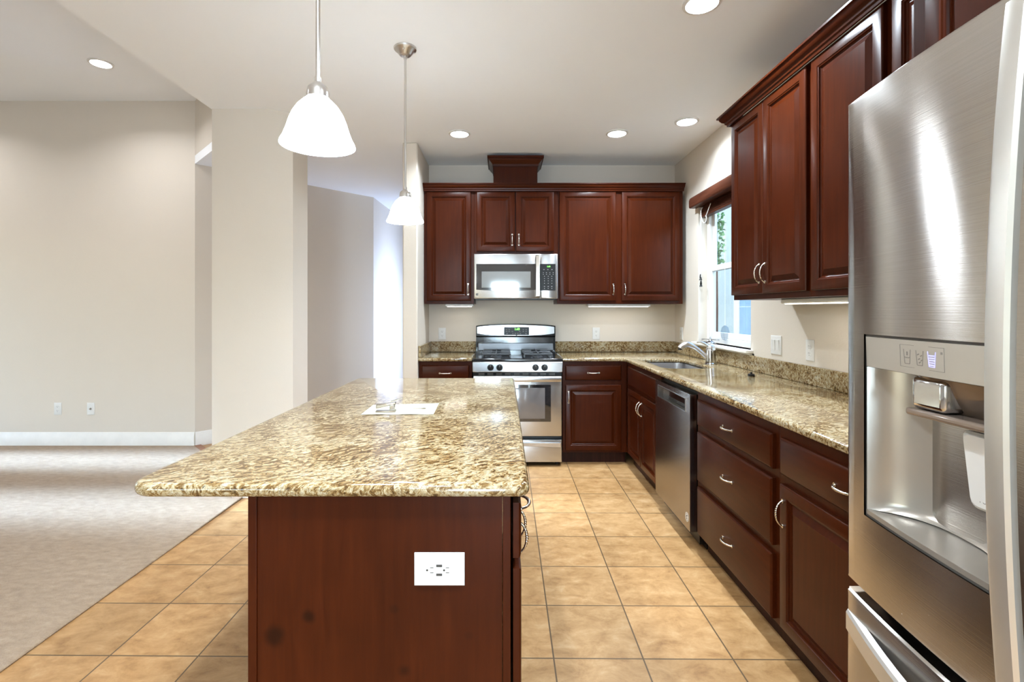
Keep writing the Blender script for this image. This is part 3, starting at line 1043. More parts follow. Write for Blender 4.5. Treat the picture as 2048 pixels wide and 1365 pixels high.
# cooktop
ck = MB().box(0, W, 0.012, 0.60, 0.8855, 0.912).build('cooktop', 'black', rg, bevel=0.008, seg=3)
for gx in (0.075, 0.435):
    g = MB()
    wd, y0, y1 = 0.25, 0.075, 0.53
    zt = 0.950
    for yy in (y0, (y0 + y1) / 2 - 0.006, y1 - 0.012):
        g.box(gx, gx + wd, yy, yy + 0.012, zt - 0.014, zt)
    for xx in (gx, gx + wd - 0.012):
        g.box(xx, xx + 0.012, y0, y1, zt - 0.012, zt - 0.001)
    for yc in (y0 + 0.115, y1 - 0.115):
        g.box(gx, gx + 0.085, yc - 0.006, yc + 0.006, zt - 0.012, zt + 0.004)
        g.box(gx + wd - 0.085, gx + wd, yc - 0.006, yc + 0.006, zt - 0.012, zt + 0.004)
        g.box(gx + wd / 2 - 0.006, gx + wd / 2 + 0.006, yc - 0.115, yc - 0.04, zt - 0.012, zt + 0.004)
        g.box(gx + wd / 2 - 0.006, gx + wd / 2 + 0.006, yc + 0.04, yc + 0.115, zt - 0.012, zt + 0.004)
    for xx in (gx, gx + wd - 0.014):
        for yy in (y0, y1 - 0.014):
            g.box(xx, xx + 0.014, yy, yy + 0.014, 0.9125, zt - 0.012)
    g.build('grate', 'iron', rg, bevel=0.003)
    for yc in (y0 + 0.115, y1 - 0.115):
        MB().lathe([(0.05, 0.9122), (0.048, 0.918), (0.034, 0.921), (0.034, 0.932), (0.028, 0.936)], 24, (gx + 0.125, yc, 0)).build('burner', 'iron', rg)
# control strip with knobs
cs = MB().box(0, W, 0.0, 0.05, 0.797, 0.885).build('control_panel', 'steel', rg, bevel=0.006)
for px in (981, 999, 1071, 1089):
    x = (px - 1005) * 4.19 / 995 + 0.254
    kb = MB().lathe([(0.027, -0.0005), (0.027, -0.008), (0.024, -0.010), (0.022, -0.026), (0.019, -0.030)], 28, (x, 0, 0.838), 'Y')
    k = kb.build('knob', 'blackm', rg)
    MB().box(x - 0.004, x + 0.004, -0.038, -0.028, 0.815, 0.861).build('grip', 'blackm', k, bevel=0.003)
    MB().box(x - 0.0008, x + 0.0008, -0.0388, -0.038, 0.845, 0.860).build('pointer', 'trim', k, smooth=0)
vt = MB()
for k in range(9):
    vt.box(0.05 + k * 0.075, 0.10 + k * 0.075, 0.038, 0.049, 0.773, 0.783)
vt.build('vent_slots', 'grey', rg, smooth=0)
# oven door
odo = MB().loft([rect_ring(0.006, W - 0.006, 0.254, 0.768, i, y) for i, y in ((0, 0.049), (0, 0.014), (0.004, 0.008), (0.012, 0.005))]).build('oven_door', 'steel', rg)
MB().loft([rect_ring(0.100, W - 0.100, 0.380, 0.692, i, y) for i, y in ((0, 0.0055), (0, 0.003), (0.003, 0.002))]).build('window_surround', 'dglass', odo)
MB().loft([rect_ring(0.150, W - 0.150, 0.405, 0.665, i, y) for i, y in ((0, 0.0018), (0.002, 0.0008))]).build('oven_window', 'oglass', odo)
hb = MB()
rings = []
for k in range(13):
    t = k / 12
    x = 0.016 + (W - 0.032) * t
    bow = -0.028 - 0.022 * math.sin(PI * t) ** 0.7
    rings.append([(x, bow, 0.722), (x, bow + 0.014, 0.720), (x, bow + 0.014, 0.764), (x, bow, 0.766), (x, bow - 0.006, 0.755), (x, bow - 0.006, 0.733)])
hb.loft(rings)
for x in (0.018, W - 0.048):
    hb.box(x, x + 0.03, -0.03, 0.006, 0.728, 0.760)
hb.build('door_handle', 'steel', odo)
sd = MB().loft([rect_ring(0.006, W - 0.006, 0.035, 0.228, i, y) for i, y in ((0, 0.049), (0, 0.014), (0.004, 0.008), (0.012, 0.005))]).build('storage_drawer', 'steel', rg)
rings = []
for k in range(13):
    t = k / 12
    x = 0.02 + (W - 0.04) * t
    d = 0.010 * math.sin(PI * t)
    rings.append([(x, 0.004, 0.172 + d * 0 - 0.012 * (1 - math.sin(PI * t))), (x, 0.004, 0.206), (x, -0.014, 0.203), (x, -0.010, 0.178 - 0.012 * (1 - math.sin(PI * t)))])
MB().loft(rings).build('drawer_pull', 'steel', sd)
# backguard
bgd = MB()
rings = []
for k in range(17):
    t = k / 16
    x = 0.0 + W * t
    top = 1.170 + 0.018 * math.sin(PI * t) ** 0.6
    rings.append([(x, 0.60, 0.9), (x, 0.60, 1.06), (x, 0.585, 1.075), (x, 0.585, top - 0.006), (x, 0.592, top), (x, 0.665, top), (x, 0.665, 0.9)])
bgd.loft(rings)
bk = bgd.build('backguard', 'black', rg)
rings = []
for k in range(17):
    t = k / 16
    x = 0.012 + (W - 0.024) * t
    top = 1.160 + 0.018 * math.sin(PI * t) ** 0.6
    bot = 1.095 - 0.022 * math.sin(PI * t) ** 0.6
    rings.append([(x, 0.588, bot), (x, 0.574, bot + 0.004), (x, 0.576, top), (x, 0.588, top + 0.003)])
MB().loft(rings).build('steel_face', 'steel', bk)
MB().box(0.02, W - 0.02, 0.585, 0.602, 0.935, 1.005).build('vent_strip', 'steel_v', bk, bevel=0.004)
cxr = (1033 - 1005) * 4.77 / 995 + 0.254
dp = MB().box(cxr - 0.120, cxr + 0.120, 0.566, 0.577, 1.082, 1.158).build('display_panel', 'blackm', bk, bevel=0.004)
text('clock_digits', '1:49', 0.030, 'green', dp, Matrix.Translation((cxr + 0.005, 0.5655, 1.138)) @ FRONT)
ky = MB()
for (dx, dz) in [(-0.095, 0.045), (-0.07, 0.045), (-0.095, 0.028), (-0.07, 0.028), (0.065, 0.045), (0.092, 0.045), (0.065, 0.028), (0.092, 0.028), (-0.04, 0.028), (0.03, 0.028),
                 (-0.09, 0.008), (-0.035, 0.008), (-0.012, 0.008), (0.012, 0.008), (0.035, 0.008), (0.09, 0.008)]:
    ky.box(cxr + dx - 0.007, cxr + dx + 0.007, 0.5652, 0.5659, 1.09 + dz - 0.0025, 1.09 + dz + 0.0025)
ky.build('key_marks', 'grey', dp, smooth=0)


def emblem(parent, x, y, z, s=0.022):
    e = MB().box(x - s / 2, x + s / 2, y - 0.001, y, z - s / 2, z + s / 2).build('emblem', 'blackm', parent, smooth=0)
    text('emblem_letters', 'Ken', s * 0.46, 'trim', e, Matrix.Translation((x, y - 0.0012, z + s * 0.24)) @ FRONT, 0.0002)
    text('emblem_letters', 'more', s * 0.40, 'trim', e, Matrix.Translation((x, y - 0.0012, z - s * 0.22)) @ FRONT, 0.0002)


emblem(bk, cxr, 0.5735, 1.0825 - 0.0005, 0.016)

# ------------------------------------------------------------------ microwave
mw = thing('microwave', 'stainless over the range microwave with black control panel', 'microwave', (-0.256, 4.47, 1.4225))
MB().box(0, 0.752, 0.035, 0.40, 0.012, 0.4055).build('body', 'steel', mw)
MB().box(0.01, 0.742, 0.03, 0.38, -0.006, 0.0118).build('grease_filter', 'blackm', mw)
S = 0.752 / 1700.0        # zoomed photo pixels to metres across the front


def mx(p):
    return (p - 90) * S


def mz(p):
    return 0.405 - (p - 195) * S


do = MB().loft([rect_ring(0, mx(1438), 0.002, 0.405, i, y) for i, y in ((0, 0.034), (0, 0.006), (0.004, 0.002), (0.010, 0.0))]).build('door', 'steel', mw)
gl = []
n = 16
for i_, yy in ((0, -0.0004), (0.001, -0.003)):
    ring = [(mx(1345) - i_, yy, mz(400) - i_), (mx(135) + i_, yy, mz(400) - i_)]
    for k in range(n + 1):
        t = k / n
        ring.append((mx(135) + (mx(1345) - mx(135)) * t, yy, mz(925) - 0.011 * math.sin(PI * t) + i_))
    gl.append(ring)
wg = MB().loft(gl).build('door_glass', 'dglass', do, smooth=0)
MB().loft([rect_ring(mx(245), mx(1240), mz(885), mz(555), i, y) for i, y in ((0, -0.0031), (0.002, -0.0040))]).build('window', 'mglass', wg, smooth=0)
hp = [(mx(1383), 0.002, mz(1075)), (mx(1383), -0.028, mz(1060)), (mx(1383), -0.036, mz(900)), (mx(1383), -0.038, mz(640)), (mx(1383), -0.036, mz(400)), (mx(1383), -0.028, mz(240)), (mx(1383), 0.002, mz(215))]
MB().loft([[(mx(1345), y, z), (mx(1421), y, z), (mx(1421), y + 0.014, z), (mx(1345), y + 0.014, z)] for _, y, z in hp]).build('door_handle', 'nickel', do, bevel=0.003)
cpn = MB().loft([rect_ring(mx(1440), 0.752, 0.002, 0.405, i, y) for i, y in ((0, 0.034), (0, 0.006), (0.004, 0.002), (0.010, 0.0))]).build('control_panel', 'steel', mw)
kp = MB().box(mx(1428) + 0.004, mx(1745), -0.003, -0.0004, mz(940), mz(400)).build('keypad', 'blackm', cpn, bevel=0.002)
text('clock_digits', '1:49', 0.018, 'green', kp, Matrix.Translation((mx(1605), -0.0034, mz(455))) @ FRONT)
ky = MB()
for z_, xs in ((515, (1510, 1590, 1672)), (578, (1498, 1560, 1630, 1698)), (612, (1498, 1560, 1630, 1698)), (652, (1520, 1597, 1670)), (698, (1520, 1597, 1670)), (745, (1520, 1597, 1670)),
               (795, (1520, 1597, 1670)), (858, (1520, 1597, 1670)), (897, (1520, 1597, 1670))):
    for x_ in xs:
        h_ = 16 if z_ in (515, 858) else 10
        ky.box(mx(x_ - h_ * 0.7), mx(x_ + h_ * 0.7), -0.0036, -0.0031, mz(z_ + 4), mz(z_ - 4))
ky.build('key_marks', 'pale_print', kp, smooth=0)
emblem(do, mx(152), -0.0005, mz(1020), 0.020)

# ------------------------------------------------------------------ dishwasher
dw = thing('dishwasher', 'dark stainless dishwasher with pocket handle between sink base and drawers', 'dishwasher', (1.03, 3.35, 0), -PI / 2)
MB().box(0.006, 0.612, 0.055, 0.60, 0.03, 0.866).build('tub', 'blackm', dw)
MB().box(0.01, 0.608, 0.095, 0.11, 0.0, 0.0295).build('toe_panel', 'blackm', dw)
q = MB()
px0, px1, pz0, pz1 = 0.055, 0.548, 0.752, 0.822
q.box(0.004, 0.616, 0.0, 0.054, 0.10, pz0).box(0.004, 0.616, 0.0, 0.054, pz1, 0.855)
q.box(0.004, px0, 0.0, 0.054, pz0, pz1).box(px1, 0.616, 0.0, 0.054, pz0, pz1)
bmj = q.build('door', 'steel_d', dw, smooth=0)
MB().box(px0 + 0.0005, px1 - 0.0005, 0.035, 0.05, pz0 + 0.0005, pz1 - 0.0005).build('handle_pocket', 'black', bmj)
rf = MB()
for (a0, a1, c0, c1) in ((px0 - 0.006, px1 + 0.006, pz1, pz1 + 0.005), (px0 - 0.006, px1 + 0.006, pz0 - 0.005, pz0), (px0 - 0.006, px0, pz0, pz1), (px1, px1 + 0.006, pz0, pz1)):
    rf.box(a0, a1, -0.003, -0.0003, c0, c1)
rf.build('pocket_frame', 'steel', bmj)
MB().lathe([(0.026, -0.0003), (0.026, -0.0009)], 28, (0.572, 0, 0.165), 'Y').build('badge', 'trim', bmj, smooth=0)
ring = []
bd = MB().lathe([(0.0215, -0.0009), (0.0215, -0.0012), (0.0195, -0.0012), (0.0195, -0.0009)], 28, (0.572, 0, 0.165), 'Y', False, False)
bd.box(0.5685, 0.5755, -0.0014, -0.0009, 0.153, 0.162).box(0.5625, 0.5705, -0.0014, -0.0009, 0.1625, 0.1715).box(0.5665, 0.5815, -0.0014, -0.0009, 0.1725, 0.1765)
bd.build('badge_print', 'slot', bmj, smooth=0)

# ------------------------------------------------------------------ refrigerator
fr = thing('refrigerator', 'large stainless french door refrigerator with ice and water dispenser', 'refrigerator', (0, 0, 0))
FY0, FY1, FYC = 1.095, 0.185, 0.64


def fx(y):
    return 0.7205 + 0.037 * ((y - FYC) / 0.455) ** 2


MB().box(0.832, 1.672, FY1 + 0.004, FY0 - 0.004, 0.03, 1.765).build('case', 'blackm', fr)
ft = MB()
for x in (0.88, 1.62):
    for y in (FY1 + 0.06, FY0 - 0.06):
        ft.lathe([(0.02, 0), (0.02, 0.03)], 10, (x, y, 0))
ft.build('feet', 'blackm', fr)


def bowed_panel(ys, zs, xback, hole=None, lip=0.0, off=0.0):
    """bowed door skin; ys from far to near, zs rising; hole=(ya, yb, za, zb) left open with inner walls"""
    mb = MB()
    ny, nz = len(ys), len(zs)
    def X(j, k):
        y = ys[j]
        x = fx(y) + off
        e = min(j, ny - 1 - j)
        f = min(k, nz - 1 - k)
        if e == 0 or f == 0:
            x += 0.006
        elif e == 1 or f == 1:
            x += 0.0015
        return x
    vid = {}
    vs, fs = [], []
    for j in range(ny):
        for k in range(nz):
            vid[j, k] = len(vs)
            vs.append((X(j, k), ys[j], zs[k]))
    def inhole(j, k):
        if not hole:
            return False
        yc, zc = (ys[j] + ys[j + 1]) / 2, (zs[k] + zs[k + 1]) / 2
        return hole[1] < yc < hole[0] and hole[2] < zc < hole[3]
    for j in range(ny - 1):
        for k in range(nz - 1):
            if not inhole(j, k):
                fs.append((vid[j, k], vid[j + 1, k], vid[j + 1, k + 1], vid[j, k + 1]))
    # sides and back
    loop = [(j, 0) for j in range(ny)] + [(ny - 1, k) for k in range(1, nz)] + [(j, nz - 1) for j in range(ny - 2, -1, -1)] + [(0, k) for k in range(nz - 2, 0, -1)]
    b0 = len(vs)
    for j, k in loop:
        vs.append((xback, ys[j], zs[k]))
    n = len(loop)
    for i in range(n):
        i2 = (i + 1) % n
        fs.append((vid[loop[i]], vid[loop[i2]], b0 + i2, b0 + i))
    fs.append(tuple(range(b0, b0 + n)))
    mb.add(vs, fs)
    return mb


def span(a, b, n):
    return [a + (b - a) * i / n for i in range(n + 1)]


def with_edges(lst, d=0.004, d2=0.010):
    s = 1 if lst[-1] > lst[0] else -1
    return [lst[0], lst[0] + s * d, lst[0] + s * d2] + lst[1:-1] + [lst[-1] - s * d2, lst[-1] - s * d, lst[-1]]


DY0, DY1, DZ0, DZ1 = 1.029, 0.738, 0.897, 1.271
ysL = with_edges(sorted(set(span(FY0, 0.644, 14) + [DY0, DY1]), reverse=True))
zsL = with_edges(sorted(set(span(0.735, 1.773, 8) + [DZ0, DZ1])))
dl = bowed_panel(ysL, zsL, 0.828, (DY0, DY1, DZ0, DZ1)).build('door', 'steel_f', fr, smooth=30)
dl['label'] = 'door with water and ice dispenser'
ysR = with_edges(span(0.636, FY1, 12))
zsR = with_edges(span(0.735, 1.773, 6))
dr2 = bowed_panel(ysR, zsR, 0.828).build('door', 'steel_f', fr, smooth=30)
fz = bowed_panel(with_edges(span(FY0 - 0.006, FY1 + 0.006, 20)), with_edges(span(0.07, 0.716, 6)), 0.828, None, 0, -0.004).build('freezer_drawer', 'steel_f', fr, smooth=30)


def door_handle(parent, yc):
    rings = []
    for k in range(25):
        z = 0.765 + (1.752 - 0.765) * k / 24
        x = 0.677 + 0.1 * (z - 1.2) ** 2
        h = 0.0165
        t = 0.013
        rings.append([(x + 0.002, yc + h, z), (x, yc + h - 0.004, z), (x, yc - h + 0.005, z), (x + 0.004, yc - h, z), (x + t, yc - h, z), (x + t, yc + h, z)])
    mb = MB().loft(rings)
    for z in (0.785, 1.715):
        mb.box(0.677 + 0.1 * (z - 1.2) ** 2 + 0.006, fx(yc) + 0.001, yc - 0.012, yc + 0.014, z - 0.012, z + 0.012)
    return mb.build('handle', 'satin', parent, smooth=30)


door_handle(dl, 0.685)
door_handle(dr2, 0.595)
rings = []
for k in range(25):
    t = k / 24
    y = (FY0 - 0.012) + (FY1 + 0.024 - FY0) * t
    x = fx(y) - 0.008 - 0.048 * math.sin(PI * t)
    rings.append([(x, y, 0.628), (x, y, 0.664), (x + 0.004, y, 0.670), (x + 0.016, y, 0.672), (x + 0.016, y, 0.624)])
mb = MB().loft(rings)
mb.build('freezer_handle', 'satin', fz, smooth=30)

# dispenser
ZP = 1.205                                    # lower edge of the control panel


def skin(y, z, d):
    return (fx(y) + d, y, z)


ring_y = span(DY0 - 0.003, DY1 + 0.003, 10)
pan = MB()
pan.loft([[skin(y, ZP + (0.022 * ((DY0 - y) / (DY0 - DY1) - 0.5) if False else 0), 0.004), skin(y, DZ1 - 0.005, 0.002), skin(y, DZ1 - 0.005, 0.028), skin(y, ZP, 0.028)] for y in ring_y])
po = pan.build('control_panel', 'silver', dl, smooth=30)
# thin dark gasket round the opening
gk = MB()
for ya, yb, za, zb in ((DY0, DY0 - 0.0028, DZ0, DZ1), (DY1 + 0.0028, DY1, DZ0, DZ1)):
    gk.add([skin(ya, za, 0.004), skin(yb, za, 0.004), skin(yb, zb, 0.004), skin(ya, zb, 0.004), skin(ya, za, 0.03), skin(yb, za, 0.03), skin(yb, zb, 0.03), skin(ya, zb, 0.03)],
           [(0, 1, 2, 3), (4, 7, 6, 5), (0, 4, 5, 1), (1, 5, 6, 2), (2, 6, 7, 3), (3, 7, 4, 0)])
for za, zb in ((DZ0, DZ0 + 0.004), (DZ1 - 0.0045, DZ1)):
    gk.loft([[skin(y, za, 0.003), skin(y, zb, 0.003), skin(y, zb, 0.03), skin(y, za, 0.03)] for y in span(DY0 - 0.003, DY1 + 0.003, 10)])
gk.build('gasket', 'slot', dl, smooth=0)
# niche: concave shell
nch = MB()
cols = []
ny_ = 28
for i in range(ny_ + 1):
    t = i / ny_
    y = (DY0 - 0.004) + (DY1 - DY0 + 0.008) * t
    u = 2 * t - 1
    depth = 0.004 + 0.100 * (1 - abs(u) ** 2.6) ** 0.75
    cols.append((y, depth))
zz = [DZ0 + 0.014, DZ0 + 0.020, DZ0 + 0.034, 1.00, 1.08, 1.13, 1.17, ZP - 0.001]
rows = []
for zi, z in enumerate(zz):
    rows.append([skin(y, z, max(0.004, d - (0.012 if zi == 0 else 0.004 if zi == 1 else 0.0))) for y, d in cols])
nch.loft(rows, False, False, closed=False)
nch.build('niche', 'silver_d', dl, smooth=50)
# niche roof and floor (drip tray)
rfm = MB().add([skin(y, ZP - 0.0005, 0.004) for y, d in cols] + [skin(y, ZP - 0.0005, d) for y, d in cols], [(i, i + 1, i + 1 + ny_ + 1, i + ny_ + 1) for i in range(ny_)])
rfm.build('niche_roof', 'smoke', dl, smooth=0)
tr = MB()
n_ = ny_ + 1
tr.add([skin(y, DZ0 + 0.0045, 0.003) for y, d in cols] + [skin(y, DZ0 + 0.014, 0.003) for y, d in cols] + [skin(y, DZ0 + 0.0145, 0.010) for y, d in cols] + [skin(y, DZ0 + 0.012, max(0.012, d - 0.008)) for y, d in cols] + [skin(y, DZ0 + 0.0045, max(0.012, d)) for y, d in cols],
       [(r * n_ + i, r * n_ + i + 1, (r + 1) * n_ + i + 1, (r + 1) * n_ + i) for r in range(4) for i in range(ny_)])
tr.build('drip_tray', 'silver_d', dl, smooth=30)
# nozzle housing: smoked canopy with chrome block
nz = MB()
rows = []
for z, k0 in ((ZP - 0.002, 1.0), (ZP - 0.03, 0.86), (ZP - 0.055, 0.66), (ZP - 0.072, 0.5)):
    row = []
    for i in range(21):
        t = i / 20
        y = 0.985 - (0.985 - 0.765) * t
        u = 2 * t - 1
        row.append(skin(y, z, 0.10 - 0.085 * (1 - abs(u) ** 2.2) * k0 if abs(u) < 1 else 0.10))
    rows.append(row)
nz.loft(rows, False, False, closed=False)
nzo = nz.build('nozzle_canopy', 'smoke', dl, smooth=50)
MB().box(fx(0.9) + 0.012, fx(0.9) + 0.07, 0.838, 0.910, ZP - 0.062, ZP - 0.004).build('ice_chute', 'chrome', dl, bevel=0.010, seg=3)
MB().box(fx(0.9) + 0.009, fx(0.9) + 0.075, 0.745, 0.918, ZP - 0.076, ZP - 0.0625).build('chute_rim', 'smoke', dl, bevel=0.005, seg=3)
pd = MB().loft([rect_ring(0.765, 0.832, 0.985, 1.115, i, 0) for i in (0, 0.004)])
pv = []
for i_, dep in ((0.0, 0.058), (0.0, 0.050), (0.006, 0.044)):
    pv.append([(fx(0.8) + dep + 0.020 * ((z - 0.985) / 0.13) * 0 + (1.115 - z) * 0.12, y, z) for y, z in round_poly([(0.838 - i_, 0.99 + i_), (0.838 - i_, 1.12 - i_), (0.770 + i_, 1.12 - i_), (0.770 + i_, 0.99 + i_)], [0.012] * 4, 4)])
pdo = MB().loft(pv).build('paddle', 'white', dl, smooth=30)
SIDE = Matrix(((0, 0, -1, 0), (-1, 0, 0, 0), (0, 1, 0, 0), (0, 0, 0, 1)))       # text facing -x, reading towards -y
text('paddle_letters', 'PUSH', 0.010, 'slot', pdo, Matrix.Translation((fx(0.8) + 0.044 + 0.0136, 0.804, 1.008)) @ SIDE, 0.0006)
# icons
ic = MB()


def line(p, q, w=0.0009):
    (ya, za), (yb, zb) = p, q
    n = Vector((yb - ya, zb - za)).normalized()
    m_ = Vector((-n.y, n.x)) * w * 0.5
    a = [(ya + m_.x, za + m_.y), (ya - m_.x, za - m_.y), (yb - m_.x, zb - m_.y), (yb + m_.x, zb + m_.y)]
    dz = lambda y, z: 0.0040 - 0.002 * (z - ZP) / (DZ1 - 0.005 - ZP)
    ic.add([skin(y, z, dz(y, z) - 0.0004) for y, z in a] + [skin(y, z, dz(y, z) + 0.0002) for y, z in a], [(0, 1, 2, 3), (4, 7, 6, 5), (0, 4, 5, 1), (1, 5, 6, 2), (2, 6, 7, 3), (3, 7, 4, 0)])


iy0, iy1, iz0, iz1 = 0.9227, 0.8213, 1.217, 1.257
for a, b in (((iy0, iz0), (iy0, iz1)), ((iy0, iz1), (iy1, iz1)), ((iy1, iz1), (iy1, iz0)), ((iy1, iz0), (iy0, iz0))):
    line(a, b, 0.0007)


def cup(y, w=0.0085):
    line((y + w, iz1 - 0.008), (y + w * .72, iz0 + 0.006), 0.0012)
    line((y + w * .72, iz0 + 0.006), (y - w * .72, iz0 + 0.006), 0.0012)
    line((y - w * .72, iz0 + 0.006), (y - w, iz1 - 0.008), 0.0012)


cup(0.905)
cup(0.8745)
for k in range(6):
    ya = 0.905 + 0.0075 - 0.0025 * k
    line((ya, iz0 + 0.017 + (0.001 if k % 2 else -0.001)), (ya - 0.0025, iz0 + 0.017 + (-0.001 if k % 2 else 0.001)), 0.001)
line((0.905, iz0 + 0.021), (0.905, iz0 + 0.028), 0.003)
for yy, z_ in ((0.878, 0.024), (0.871, 0.022), (0.876, 0.016), (0.870, 0.014), (0.8745, 0.010)):
    line((yy + 0.002, iz0 + z_), (yy - 0.002, iz0 + z_ + 0.002), 0.0018)
line((0.8285, iz1 - 0.009), (0.8245, iz1 - 0.009), 0.004)
ic.build('icons', 'grey', po, smooth=0)
ic = MB()
cup(0.8475)
for k in range(5):
    line((0.8535, iz0 + 0.009 + k * 0.004), (0.8415, iz0 + 0.009 + k * 0.004), 0.0022)
ic.build('lit_icon', 'blue', po, smooth=0)

# ------------------------------------------------------------------ island
IX0, IX1, IY0, IY1 = -0.604, 0.0195, 1.19, 2.95
isl = thing('kitchen_island', 'cherry kitchen island base with one paneled end, standing on the tile floor', 'island', (IX1, IY0, 0), PI / 2)
Wd, Dp = IY1 - IY0, IX1 - IX0          # local x along +Y, local y towards -X
b = MB().box(0.0, Wd, 0, 0.019, 0.10, 0.882)
b.box(0.006, Wd - 0.006, 0.02, Dp - 0.006, 0.10, 0.882)
b.build('body', 'wood', isl, bevel=0.001)
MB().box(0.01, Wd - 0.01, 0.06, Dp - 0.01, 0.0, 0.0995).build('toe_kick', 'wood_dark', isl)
ep = MB().box(-0.006, 0.0055, 0.020, Dp - 0.018, 0.0, 0.882).build('end_panel', 'wood_worn', isl, bevel=0.0008)
MB().box(-0.010, -0.0062, 0.0005, 0.0185, 0.10, 0.882).build('corner_strip', 'wood', isl, bevel=0.001)
MB().box(-0.010, -0.0062, Dp - 0.0205, Dp, 0.0, 0.882).build('corner_strip', 'wood', isl, bevel=0.001)
MB().box(0.0, Wd, Dp - 0.005, Dp, 0.0, 0.882).build('back_panel', 'wood', isl)
G = 0.006
for x0, x1, side in ((0.004, 0.342, 'r'), (0.362, 0.968, 'l'), (0.99, 1.278, 'r'), (1.30, 1.745, 'l')):
    d = slab_front(x0, x1, 0.725, 0.858, -G).build('drawer_front', 'woodx', isl, smooth=25)
    add_handle(d, (x0 + x1) / 2, -0.0205 - G, 0.795, False)
    d = raised_door(x0, x1, 0.115, 0.70, -G).build('door', 'wood', isl, smooth=25)
    add_handle(d, x1 - 0.045 if side == 'r' else x0 + 0.035, -0.0205 - G, 0.64, True)

it = slab('island_countertop', [round_poly([(-0.885, 1.155), (0.064, 1.155), (0.072, 2.985), (-0.868, 2.985)], [0.06, 0.03, 0.02, 0.03], 8)], 0.8825, 0.9145, 0.0145, 'granite')
tag(it, 'thick speckled granite top of the island with rounded overhanging edges', 'countertop')

# usb outlet on the island's end
uo = thing('usb_outlet', 'white outlet with usb ports on the end of the island', 'outlet', (-0.1495, 1.1836, 0.7055))
R = lambda i, y: rect_ring(-0.0595, 0.0595, -0.0385, 0.0385, i, -y)
MB().loft([R(0, 0.0), R(0, 0.004), R(0.002, 0.006), R(0.004, 0.0065)]).build('cover_plate', 'white', uo)
rc = MB().box(-0.033, 0.033, -0.0085, -0.0066, -0.0165, 0.0165).build('receptacle', 'white', uo, bevel=0.001)
sl = MB()
for s in (-1, 1):
    xo = 0.0255 * s - (0.002 if s > 0 else -0.0)
    for zz_ in (-0.006, 0.006):
        sl.box(xo - 0.008 if s > 0 else xo + 0.004, xo + 0.0 if s > 0 else xo + 0.012, -0.0089, -0.0086, zz_ - 0.0008, zz_ + 0.0008)
    cx_ = -0.0285 if s < 0 else 0.0115
    sl.lathe([(0.0026, -0.0089), (0.0026, -0.0086)], 10, (cx_, 0, 0), 'Y')
sl.build('slots', 'slot', rc, smooth=0)
us = MB()
for zz_ in (-0.0105, 0.0105):
    us.box(-0.007, 0.007, -0.0092, -0.0086, zz_ - 0.0028, zz_ + 0.0028)
us.build('usb_port', 'slot', rc, smooth=0)
MB().lathe([(0.0032, -0.0075), (0.0032, -0.0065)], 10, (-0.048, 0, 0), 'Y').lathe([(0.0032, -0.0075), (0.0032, -0.0065)], 10, (0.048, 0, 0), 'Y').build('screws', 'trim', uo)

# things on the island
ZT = 0.9147
pp = MB()
c4 = [(-0.549, 1.925), (-0.268, 1.930), (-0.276, 2.162), (-0.553, 2.128)]
grid = []
for j in range(7):
    row = []
    for i in range(9):
        u, v = i / 8, j / 6
        x = (1 - u) * ((1 - v) * c4[0][0] + v * c4[3][0]) + u * ((1 - v) * c4[1][0] + v * c4[2][0])
        y = (1 - u) * ((1 - v) * c4[0][1] + v * c4[3][1]) + u * ((1 - v) * c4[1][1] + v * c4[2][1])
        row.append((x, y, ZT + 0.0006 + 0.0016 * (math.sin(u * 7) ** 2) * (1 - v) ** 4))
    grid.append(row)
n9 = 9
pv = [p for r in grid for p in r]
pp.add(pv + [(x, y, z + 0.0003) for x, y, z in pv], [(j * n9 + i, (j + 1) * n9 + i, (j + 1) * n9 + i + 1, j * n9 + i + 1) for j in range(6) for i in range(8)] +
       [(63 + j * n9 + i, 63 + j * n9 + i + 1, 63 + (j + 1) * n9 + i + 1, 63 + (j + 1) * n9 + i) for j in range(6) for i in range(8)])
po_ = pp.build('paper_sheet', 'paper')
tag(po_, 'cream sheet of paper lying on the island countertop', 'paper')
hp_ = thing('hole_punch', 'small metal hole punch lying on the cream paper', 'hole punch', (-0.462, 1.985, ZT + 0.0012), 0.10)
MB().box(-0.042, 0.036, -0.016, 0.016, 0, 0.005).build('base', 'stapler', hp_, bevel=0.002)
MB().box(0.012, 0.034, -0.015, 0.015, 0.0052, 0.030).build('hinge_block', 'chrome', hp_, bevel=0.003)
MB().add([(-0.040, -0.014, 0.014), (0.036, -0.014, 0.0305), (0.036, 0.014, 0.0305), (-0.040, 0.014, 0.014), (-0.040, -0.014, 0.030), (0.036, -0.014, 0.036), (0.036, 0.014, 0.036), (-0.040, 0.014, 0.030)],
         [(0, 3, 2, 1), (4, 5, 6, 7), (0, 1, 5, 4), (1, 2, 6, 5), (2, 3, 7, 6), (3, 0, 4, 7)]).build('lever', 'stapler', hp_, bevel=0.003)
MB().add([(0.015, -0.004, 0.036), (0.062, 0.0, 0.050), (0.062, 0.012, 0.050), (0.015, 0.010, 0.036), (0.015, -0.004, 0.040), (0.062, 0.0, 0.054), (0.062, 0.012, 0.054), (0.015, 0.010, 0.040)],
         [(0, 3, 2, 1), (4, 5, 6, 7), (0, 1, 5, 4), (1, 2, 6, 5), (2, 3, 7, 6), (3, 0, 4, 7)]).build('tab', 'stapler', hp_)
ke = thing('key', 'small brass key lying on the cream paper', 'key', (-0.338, 2.04, ZT + 0.0012), -0.12)
MB().box(-0.030, 0.006, -0.003, 0.003, 0, 0.002).build('blade', 'nickel', ke)
MB().lathe([(0.010, 0), (0.010, 0.0022)], 16, (0.015, 0, 0)).build('bow', 'nickel', ke)


